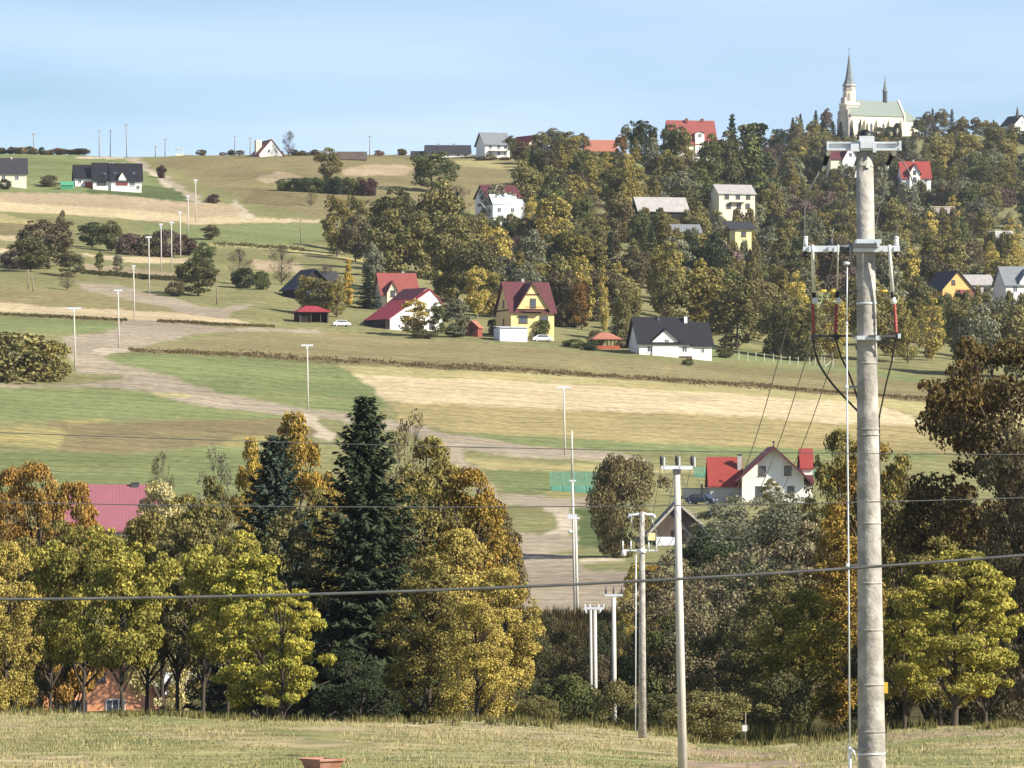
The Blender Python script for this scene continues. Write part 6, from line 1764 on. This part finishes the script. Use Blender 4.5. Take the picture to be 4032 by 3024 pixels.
# conifers and groves at the skyline and the churchyard
SKY = [
    ('far_oval', 2010, 535, 80, 'dark_olive', 1640), ('far_round', 2060, 560, 110, 'dark_brown', 1610), ('far_oval', 2130, 520, 90, 'olive', 1655), ('far_oval', 2180, 505, 110, 'grey_green', 1665),
    ('far_round', 2240, 520, 130, 'olive', 1650), ('far_oval', 2290, 525, 90, 'brown', 1655), ('far_round', 2240, 590, 150, 'yellow_olive', 1590), ('far_round_b', 2130, 600, 170, 'green', 1590), ('far_round', 2350, 600, 150, 'olive', 1590),
    ('far_oval', 2445, 530, 60, 'russet', 1650), ('far_oval', 2465, 490, 60, 'grey_green', 1680), ('far_round_b', 2525, 475, 130, 'dark_green', 1640), ('far_oval', 2640, 490, 110, 'green', 1630), ('far_oval', 2690, 500, 80, 'olive', 1625),
    ('far_spruce', 2882, 460, 52, 'spruce', 1690), ('far_column', 2945, 492, 46, 'green', 1700), ('far_column', 2980, 488, 48, 'dark_green', 1710), ('far_oval', 2870, 520, 130, 'dark_olive', 1600), ('far_oval', 2800, 530, 90, 'green', 1590),
    ('far_tall', 3140, 462, 60, 'brown', 2140), ('far_spruce', 3122, 468, 40, 'spruce', 2150), ('far_spruce', 3152, 452, 38, 'spruce', 2250), ('far_round', 3180, 520, 100, 'brown', 2080), ('far_round', 3150, 545, 110, 'olive', 2060),
    ('far_spruce', 3212, 438, 54, 'spruce', 2330), ('far_oval', 3255, 428, 66, 'purple_brown', 2330), ('far_spruce', 3240, 470, 60, 'spruce', 2280), ('far_spruce', 3280, 480, 56, 'spruce', 2270),
    ('far_spruce', 3310, 482, 50, 'spruce', 2340), ('far_spruce', 3355, 500, 34, 'spruce', 2370), ('far_spruce', 3388, 470, 24, 'dark_green', 2380), ('far_spruce', 3414, 485, 26, 'dark_green', 2380), ('far_bush', 3400, 510, 60, 'dark_green', 2370),
    ('far_bush', 3462, 500, 60, 'dark_olive', 2370), ('far_bush', 3500, 498, 60, 'dark_green', 2372), ('far_bush', 3532, 484, 44, 'dark_green', 2372), ('far_spruce', 3595, 510, 36, 'spruce', 2370), ('far_oval', 3620, 462, 70, 'dark_olive', 2350),
    ('far_spruce', 3672, 430, 40, 'spruce', 2390), ('far_oval', 3652, 440, 60, 'dark_brown', 2380), ('far_oval', 3710, 430, 76, 'brown', 2390), ('far_spruce', 3748, 432, 44, 'blue_spruce', 2390), ('far_oval', 3790, 460, 70, 'olive', 2370),
    ('far_oval', 3842, 462, 60, 'dark_brown', 2370), ('far_oval', 3882, 474, 66, 'yellow_olive', 2360), ('far_spruce', 3912, 474, 40, 'green', 2360), ('far_oval', 3940, 505, 70, 'olive', 2330), ('far_round', 3985, 490, 80, 'dark_olive', 2290),
    ('far_round', 4030, 515, 80, 'dark_green', 2280),
]
SKY_L = {'far_spruce': 'conifer on the hilltop', 'far_oval': 'upright broadleaf tree on the hilltop', 'far_round': 'rounded broadleaf tree on the hilltop', 'far_round_b': 'spreading broadleaf tree on the hilltop',
         'far_tall': 'slender tree on the hilltop', 'far_bush': 'bush on the hilltop', 'far_column': 'clipped cypress on the hilltop'}
SKY_N = {'far_spruce': 'spruce_tree', 'far_oval': 'broadleaf_tree', 'far_round': 'broadleaf_tree', 'far_round_b': 'broadleaf_tree', 'far_tall': 'poplar_tree', 'far_column': 'cypress_tree', 'far_bush': 'churchyard_bush'}
for (pr, x, yt, w, c, d) in SKY:
    Xs = (x - CX) / F * d
    hp = (YH - F * Hs(Xs, d) / d) - yt
    w = max(w, {'far_spruce': .36, 'far_oval': .45, 'far_tall': .3}.get(pr, .5) * hp)
    lab = f'{COLW[c]} {SKY_L[pr]} {landmark(x, d)}'
    tree_px(pr, x, yt, w, c, SKY_N[pr], lab, 'bush' if pr == 'far_bush' else 'tree', d=d, group='skyline: ' + lab)

# ------------------------------------------------------------------ the wooded hillside: individual trees in rows up the slope
WOOD = [(1300, 990), (1330, 1015), (1430, 1040), (1480, 1110), (1560, 1070), (1700, 1130), (1760, 1200), (1880, 1260), (1960, 1230), (2190, 1290), (2300, 1310), (2450, 1310), (2560, 1290), (2800, 1330), (2880, 1385), (3100, 1420),
        (3320, 1452), (3660, 1500), (4150, 1560), (4150, 560), (3700, 600), (3500, 590), (3150, 600), (3000, 640), (2830, 620), (2560, 650), (2400, 620), (2080, 640), (2075, 740), (2060, 850), (1900, 880), (1750, 905), (1600, 935), (1450, 965), (1330, 975)]
HOLES = [[(3640, 775), (3900, 795), (3900, 850), (3640, 850)], [(2440, 640), (2560, 640), (2560, 700), (2440, 700)], [(3880, 800), (4060, 780), (4060, 900), (3880, 900)], [(3660, 790), (3770, 790), (3770, 830), (3660, 830)]]
KINDS = [('far_round', 'olive'), ('far_round', 'dark_olive'), ('far_round_b', 'olive'), ('far_round_b', 'green'), ('far_oval', 'green'), ('far_oval', 'olive'), ('far_oval', 'olive'), ('far_oval', 'yellow_olive'), ('far_oval_b', 'yellow_olive'), ('far_oval_b', 'olive'), ('far_tall', 'straw'),
         ('far_round', 'grey_green'), ('far_spruce', 'spruce'), ('far_round_b', 'dark_brown'), ('far_oval', 'dark_olive'), ('far_tall', 'olive'), ('far_larch', 'yellow_olive'), ('far_round', 'green'), ('far_oval', 'brown'), ('far_round_b', 'dark_green'), ('far_round', 'purple_brown'), ('far_bare', 'purple_brown'), ('far_bare', 'brown'), ('far_oval', 'grey_green'), ('far_oval_b', 'grey_green')]
SHAPE = {'far_round': 'rounded', 'far_round_b': 'spreading', 'far_oval': 'upright', 'far_oval_b': 'pale trunked', 'far_tall': 'slender', 'far_larch': 'tapering', 'far_spruce': 'conical', 'far_bush': 'bushy', 'far_bare': 'nearly bare'}
rw = random.Random(5)
def in_poly(poly, x, y):
    return bool(inside(poly, np.array([float(x)]), np.array([float(y)]))[0])
n_wood = 0
y = 615.0
row = 0
while y < 1540:
    t = (y - 600) / 900
    step_x = 62 + 64 * t
    x = 1280 + rw.uniform(0, step_x)
    while x < 4110:
        xx, yy = x + rw.uniform(-.3, .3) * step_x, y + rw.uniform(-14, 14)
        x += step_x * rw.uniform(.8, 1.25) * (.62 if (x > 3050 and y < 760) else 1.0)
        if not in_poly(WOOD, xx, yy) or any(in_poly(h, xx, yy) for h in HOLES):
            continue
        d = dist_at(xx, yy, 470)
        k = d / F
        pr, c = rw.choice(KINDS)
        if yy > 1100 and rw.random() < .3:
            pr, c = rw.choice([('far_tall', 'straw'), ('far_oval_b', 'yellow_olive'), ('far_larch', 'olive'), ('far_oval_b', 'brown')])
        if 3300 < xx and 600 < yy < 900 and rw.random() < .45:
            pr, c = rw.choice([('far_round', 'grey_green'), ('far_bush', 'purple_brown'), ('far_bush', 'olive'), ('far_round', 'dark_olive')])
        hm = {'far_round': 11.5, 'far_round_b': 12.5, 'far_oval': 13.5, 'far_oval_b': 14.5, 'far_tall': 14, 'far_larch': 15, 'far_spruce': 13, 'far_bush': 6, 'far_bare': 10}[pr] * rw.uniform(.66, 1.32)
        wr = {'far_round': .82, 'far_round_b': .80, 'far_oval': .60, 'far_oval_b': .56, 'far_tall': .40, 'far_larch': .42, 'far_spruce': .42, 'far_bush': 1.25, 'far_bare': .8}[pr] * rw.uniform(.9, 1.15)
        # keep the houses in view: lower or leave out a tree that would stand before one
        for (a0, a1, b0, b1, dh) in RECTS:
            if d < dh + 2 and xx + hm * wr / k * .42 > a0 and xx - hm * wr / k * .42 < a1 and yy > b0:
                hm = min(hm, max(0, (yy - b1) * k * .96))
        if yy < 640 and xx < 3000:
            hm *= .8
        if hm < 3.2:
            continue
        if hm < 6 and pr not in ('far_bush',):
            pr = 'far_bush'; wr = 1.2
        X = (xx - CX) / F * d
        lab = f'{SHAPE[pr]} {COLW[c]} {"bush" if pr == "far_bush" else "tree"} in the wood {landmark(xx, d)}'
        j = rw.uniform(.72, 1.25)
        cc, tt = LC[c]
        g = Hs(X, d)
        plant(pr, X, d, g - .25, hm, hm * wr, [v * j for v in cc], [v * j for v in tt], {'far_spruce': 'spruce_tree', 'far_larch': 'larch_tree', 'far_bush': 'wood_bush', 'far_tall': 'poplar_tree', 'far_oval_b': 'birch_tree', 'far_oval': 'upright_tree', 'far_bare': 'bare_tree'}.get(pr, 'broadleaf_tree'),  # far_oval trees are plain upright broadleaves, species unknown
              lab, 'bush' if pr == 'far_bush' else 'tree', 'wood: ' + lab, rz=rw.uniform(0, 6.28))
        n_wood += 1
    row += 1
    y += 38 + 24 * t
print('wood trees', n_wood)
# low bushes against the feet of the houses in the wood
for (a0, a1, b0, b1, dh), nm_ in zip(RECTS, range(999)):
    if dh > 1200 and a0 > 1850 and b1 > 600:
        for q in range(3):
            xx = a0 + (a1 - a0) * (q + rw.uniform(.2, .8)) / 3
            cc = rw.choice(['dark_olive', 'olive', 'brown', 'grey_green'])
            tree_px('far_bush', xx, b1 - rw.uniform(0, 16), 62, cc, 'garden_bush', f'low {COLW[cc]} garden bush {landmark((a0 + a1) / 2, dh)}', 'bush', d=dh - 9 - q, group=f'low {COLW[cc]} garden bushes {landmark((a0 + a1) / 2, dh)}')
# dense front edge of the wood; dark bushes added for shade under the canopy
for (pts_, st) in (([(2820, 1352), (2900, 1392), (3300, 1446), (3660, 1494), (4060, 1540)], 44), ([(2190, 1292), (2300, 1312), (2470, 1318)], 30), ([(2440, 1350), (2500, 1372), (2830, 1384)], 32), ([(2440, 1330), (2560, 1340), (2830, 1350)], 40), ([(1740, 1200), (1900, 1268), (1960, 1262)], 46), ([(1370, 1040), (1480, 1100), (1560, 1072)], 44)):
    x = pts_[0][0]; q = 0
    while x < pts_[-1][0]:
        yb = float(np.interp(x, [p_[0] for p_ in pts_], [p_[1] for p_ in pts_])) - rw.uniform(4, 16)
        d = dist_at(x, yb, 470); X = (x - CX) / F * d; g = Hs(X, d)
        low = q % 2 == 0
        pr = 'far_bush' if low else rw.choice(['far_oval', 'far_oval_b', 'far_round_b'])
        c = rw.choice(['dark_olive', 'dark_brown', 'dark_green']) if low else rw.choice(['brown', 'olive', 'dark_olive', 'dark_brown'])
        hm = rw.uniform(3.5, 6) if low else rw.uniform(10, 14)
        if not any(x > r_[0] - 30 and x < r_[1] + 30 and d < r_[4] + 12 and yb > r_[2] for r_ in RECTS):
            cc, tt = LC[c]
            lab = f'{COLW[c]} {"bush" if low else SHAPE[pr] + " tree"} at the wood edge {landmark(x, d)}'
            plant(pr, X, d, g - .25, hm, hm * (1.3 if low else .62), cc, tt, 'wood_bush' if low else 'edge_tree', lab, 'bush' if low else 'tree', 'edge: ' + lab, rz=rw.uniform(0, 6.28))
        x += st * rw.uniform(.7, 1.2); q += 1
for (pr, x, yt, w, c, yb, nm, lab) in [
    ('far_oval', 1938, 905, 90, 'gold', 1085, 'broadleaf_tree', 'golden yellow tree glowing in the middle of the wood'),
    ('far_oval_b', 1330, 770, 130, 'yellow_olive', 1012, 'birch_tree', 'yellow olive birch at the left corner of the wood'),
    ('far_round', 1400, 850, 150, 'dark_brown', 1030, 'broadleaf_tree', 'dark brown tree at the left corner of the wood'),
    ('far_round_b', 1590, 830, 290, 'olive', 1150, 'broadleaf_tree', 'great rounded olive tree at the front of the wood'),
    ('far_round_b', 1800, 850, 260, 'olive', 1190, 'broadleaf_tree', 'second great rounded olive tree right of the first'),
    ('far_oval', 1560, 745, 200, 'dark_olive', 1060, 'broadleaf_tree', 'tall dark olive tree at the top left of the wood'),
    ('far_oval', 1740, 715, 240, 'olive', 1090, 'broadleaf_tree', 'tall olive tree peaking above the wood'),
    ('far_oval_b', 1880, 1050, 110, 'straw', 1255, 'birch_tree', 'straw yellow birch left of the yellow house'),
    ('far_oval_b', 1940, 1065, 100, 'yellow_olive', 1250, 'birch_tree', 'yellow olive birch against the yellow house'),
    ('far_round', 2080, 1035, 150, 'grey_green', 1260, 'willow_tree', 'silvery willow behind the yellow house roof'),
    ('far_round', 1985, 1010, 120, 'grey_green', 1240, 'willow_tree', 'silvery willow left behind the yellow house'),
    ('far_tall', 2375, 1050, 46, 'straw', 1310, 'poplar_tree', 'slim straw yellow poplar beside the gazebo'),
    ('far_oval', 2290, 1100, 90, 'russet', 1300, 'broadleaf_tree', 'russet topped tree right of the yellow house'),
    ('far_round_b', 2780, 1060, 260, 'yellow_olive', 1335, 'broadleaf_tree', 'broad yellow olive tree above the bungalow roof'),
    ('far_oval', 2640, 1060, 180, 'olive', 1320, 'broadleaf_tree', 'upright olive tree above the bungalow roof'),
]:
    tree_px(pr, x, yt, w, c, nm, lab, 'tree', ybase=yb, dmin=470)

# ------------------------------------------------------------------ grass and weeds
def grass(name, label, X, Y, hmin, hmax, wid, col, tint, blades=3, z=None, lean=.35):
    n = len(X)
    Z = H(X, Y)
    V = []; 
    Xb = np.repeat(X, blades) + RNG.normal(0, .06, n * blades); Yb = np.repeat(Y, blades) + RNG.normal(0, .06, n * blades)
    Zb = np.repeat(Z, blades) - .02
    m = n * blades
    h = RNG.uniform(hmin, hmax, m); a = RNG.random(m) * 2 * np.pi
    w = wid * RNG.uniform(.6, 1.4, m)
    la = RNG.random(m) * 2 * np.pi; ll = lean * h * RNG.random(m)
    p0 = np.stack([Xb - np.cos(a) * w, Yb - np.sin(a) * w, Zb], 1); p1 = np.stack([Xb + np.cos(a) * w, Yb + np.sin(a) * w, Zb], 1)
    p2 = np.stack([Xb + np.cos(la) * ll, Yb + np.sin(la) * ll, Zb + h], 1)
    V = np.stack([p0, p1, p2], 1).reshape(-1, 3)
    o = put(name, np_mesh(name, V, np.arange(3 * m).reshape(m, 3), 'grass_blade'))
    o.color = (*col, 1); o['tint'] = tuple(float(v) for v in tint)
    return tag(o, label, 'grass', kind='stuff')
def fan(n, u0, u1, d0, d1):
    d = np.sqrt(RNG.uniform(d0 ** 2, d1 ** 2, n)); u = RNG.uniform(u0, u1, n)
    return (u - CX) / F * d, d
X, Y = fan(46000, -250, 4280, 140, 222)
keep = vnoise(X / 2.2, Y / 4.5, 41) > .30
grass('meadow_grass', 'short green and straw coloured grass of the foreground meadow', X[keep], Y[keep], .03, .11, .022, (.27, .265, .115), (.38, .33, .16), 3)
X, Y = fan(15000, -250, 4280, 140, 218)
keep = (vnoise(X / 2.6, Y / 6, 42) > .60) & (vnoise(X / .6, Y / 1.5, 48) > .4)
grass('dry_grass', 'pale dry grass tufts scattered in the foreground meadow', X[keep], Y[keep], .08, .27, .013, (.50, .42, .24), (.40, .33, .16), 3)
X, Y = fan(9000, -250, 4280, 205, 240)
keep = (vnoise(X / 1.1, Y / 9, 43) > .45) & (vnoise(X / .35, Y / 2, 49) > .45)
grass('meadow_edge_weeds', 'weeds and tall grass along the meadow edge below the trees', X[keep], Y[keep], .08, .45, .04, (.12, .125, .045), (.22, .18, .07), 4)
# brown weed rows between the far fields
def strip(pts, n, spread):
    t = RNG.random(n)
    xs = np.array([p[0] for p in pts], float); ys = np.array([p[1] for p in pts], float)
    x = xs[0] + (xs[-1] - xs[0]) * t; y = np.interp(x, xs, ys)
    dd_u = np.linspace(xs[0], xs[-1], 60); dd_d = np.array([dist_at(a, np.interp(a, xs, ys), 470) for a in dd_u])
    d = np.interp(x, dd_u, dd_d) + RNG.normal(0, spread, n)
    return (x - CX) / F * d, d
X, Y = strip([(505, 1380), (1000, 1400), (1400, 1424), (2000, 1456), (2900, 1514), (3700, 1576)], 5200, 3.0)
k_ = vnoise(X / 1.2, Y / 3, 44) > .30
grass('field_bank_weeds', 'brown dead weeds on the long bank between the fields', X[k_], Y[k_], .10, .36, .16, (.115, .085, .046), (.18, .135, .065), 3)
X, Y = strip([(-100, 1234), (316, 1254), (500, 1262)], 900, 1.4)
grass('field_bank_weeds', 'dark weeds below the pale strip at the left slope', X, Y, .2, .5, .16, (.09, .085, .04), (.14, .12, .05), 3)
X, Y = strip([(620, 1266), (860, 1278), (1080, 1288)], 900, 1.6)
grass('field_bank_weeds', 'dark weeds on the bank right of the white pole row', X, Y, .2, .5, .16, (.10, .08, .04), (.15, .12, .05), 3)
X, Y = strip([(320, 1075), (480, 1086), (690, 1102), (760, 1108)], 1500, 2.2)
grass('field_bank_weeds', 'dark overgrown bank below the orchard trees', X, Y, .2, .8, .18, (.06, .062, .03), (.09, .08, .035), 3)
X, Y = strip([(840, 962), (1000, 970), (1200, 985)], 500, 2.0)
grass('field_bank_weeds', 'dark weeds on the narrow bank below the green strip', X, Y, .2, .5, .16, (.09, .085, .04), (.12, .10, .04), 3)
X, Y = fan(5200, 1950, 2620, 440, 480)
grass('gully_edge_weeds', 'dark brambles along the lip of the gully', X, Y, .4, 1.6, .10, (.05, .045, .022), (.09, .065, .03), 3)
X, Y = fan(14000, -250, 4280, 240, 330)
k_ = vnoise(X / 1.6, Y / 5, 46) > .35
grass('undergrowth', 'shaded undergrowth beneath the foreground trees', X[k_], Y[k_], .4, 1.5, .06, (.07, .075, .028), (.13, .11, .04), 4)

# ------------------------------------------------------------------ thin haze over the valley
hz_mat, hz_nt, hz_out = new_mat('haze_air')
hv = N(hz_nt, 'ShaderNodeVolumePrincipled')
hv.inputs['Color'].default_value = (.86, .92, 1.0, 1)
hv.inputs['Density'].default_value = 3.0e-5
hv.inputs['Anisotropy'].default_value = 0.2
hz_nt.links.new(hv.outputs['Volume'], hz_out.inputs['Volume'])
lo = -60.0; hi = 235.0
hb = MB().box(-1400, -60, lo, 1400, 3680, hi).build('haze', 'haze_air')
tag(hb, 'thin pale air haze over the whole valley', 'haze', kind='stuff')
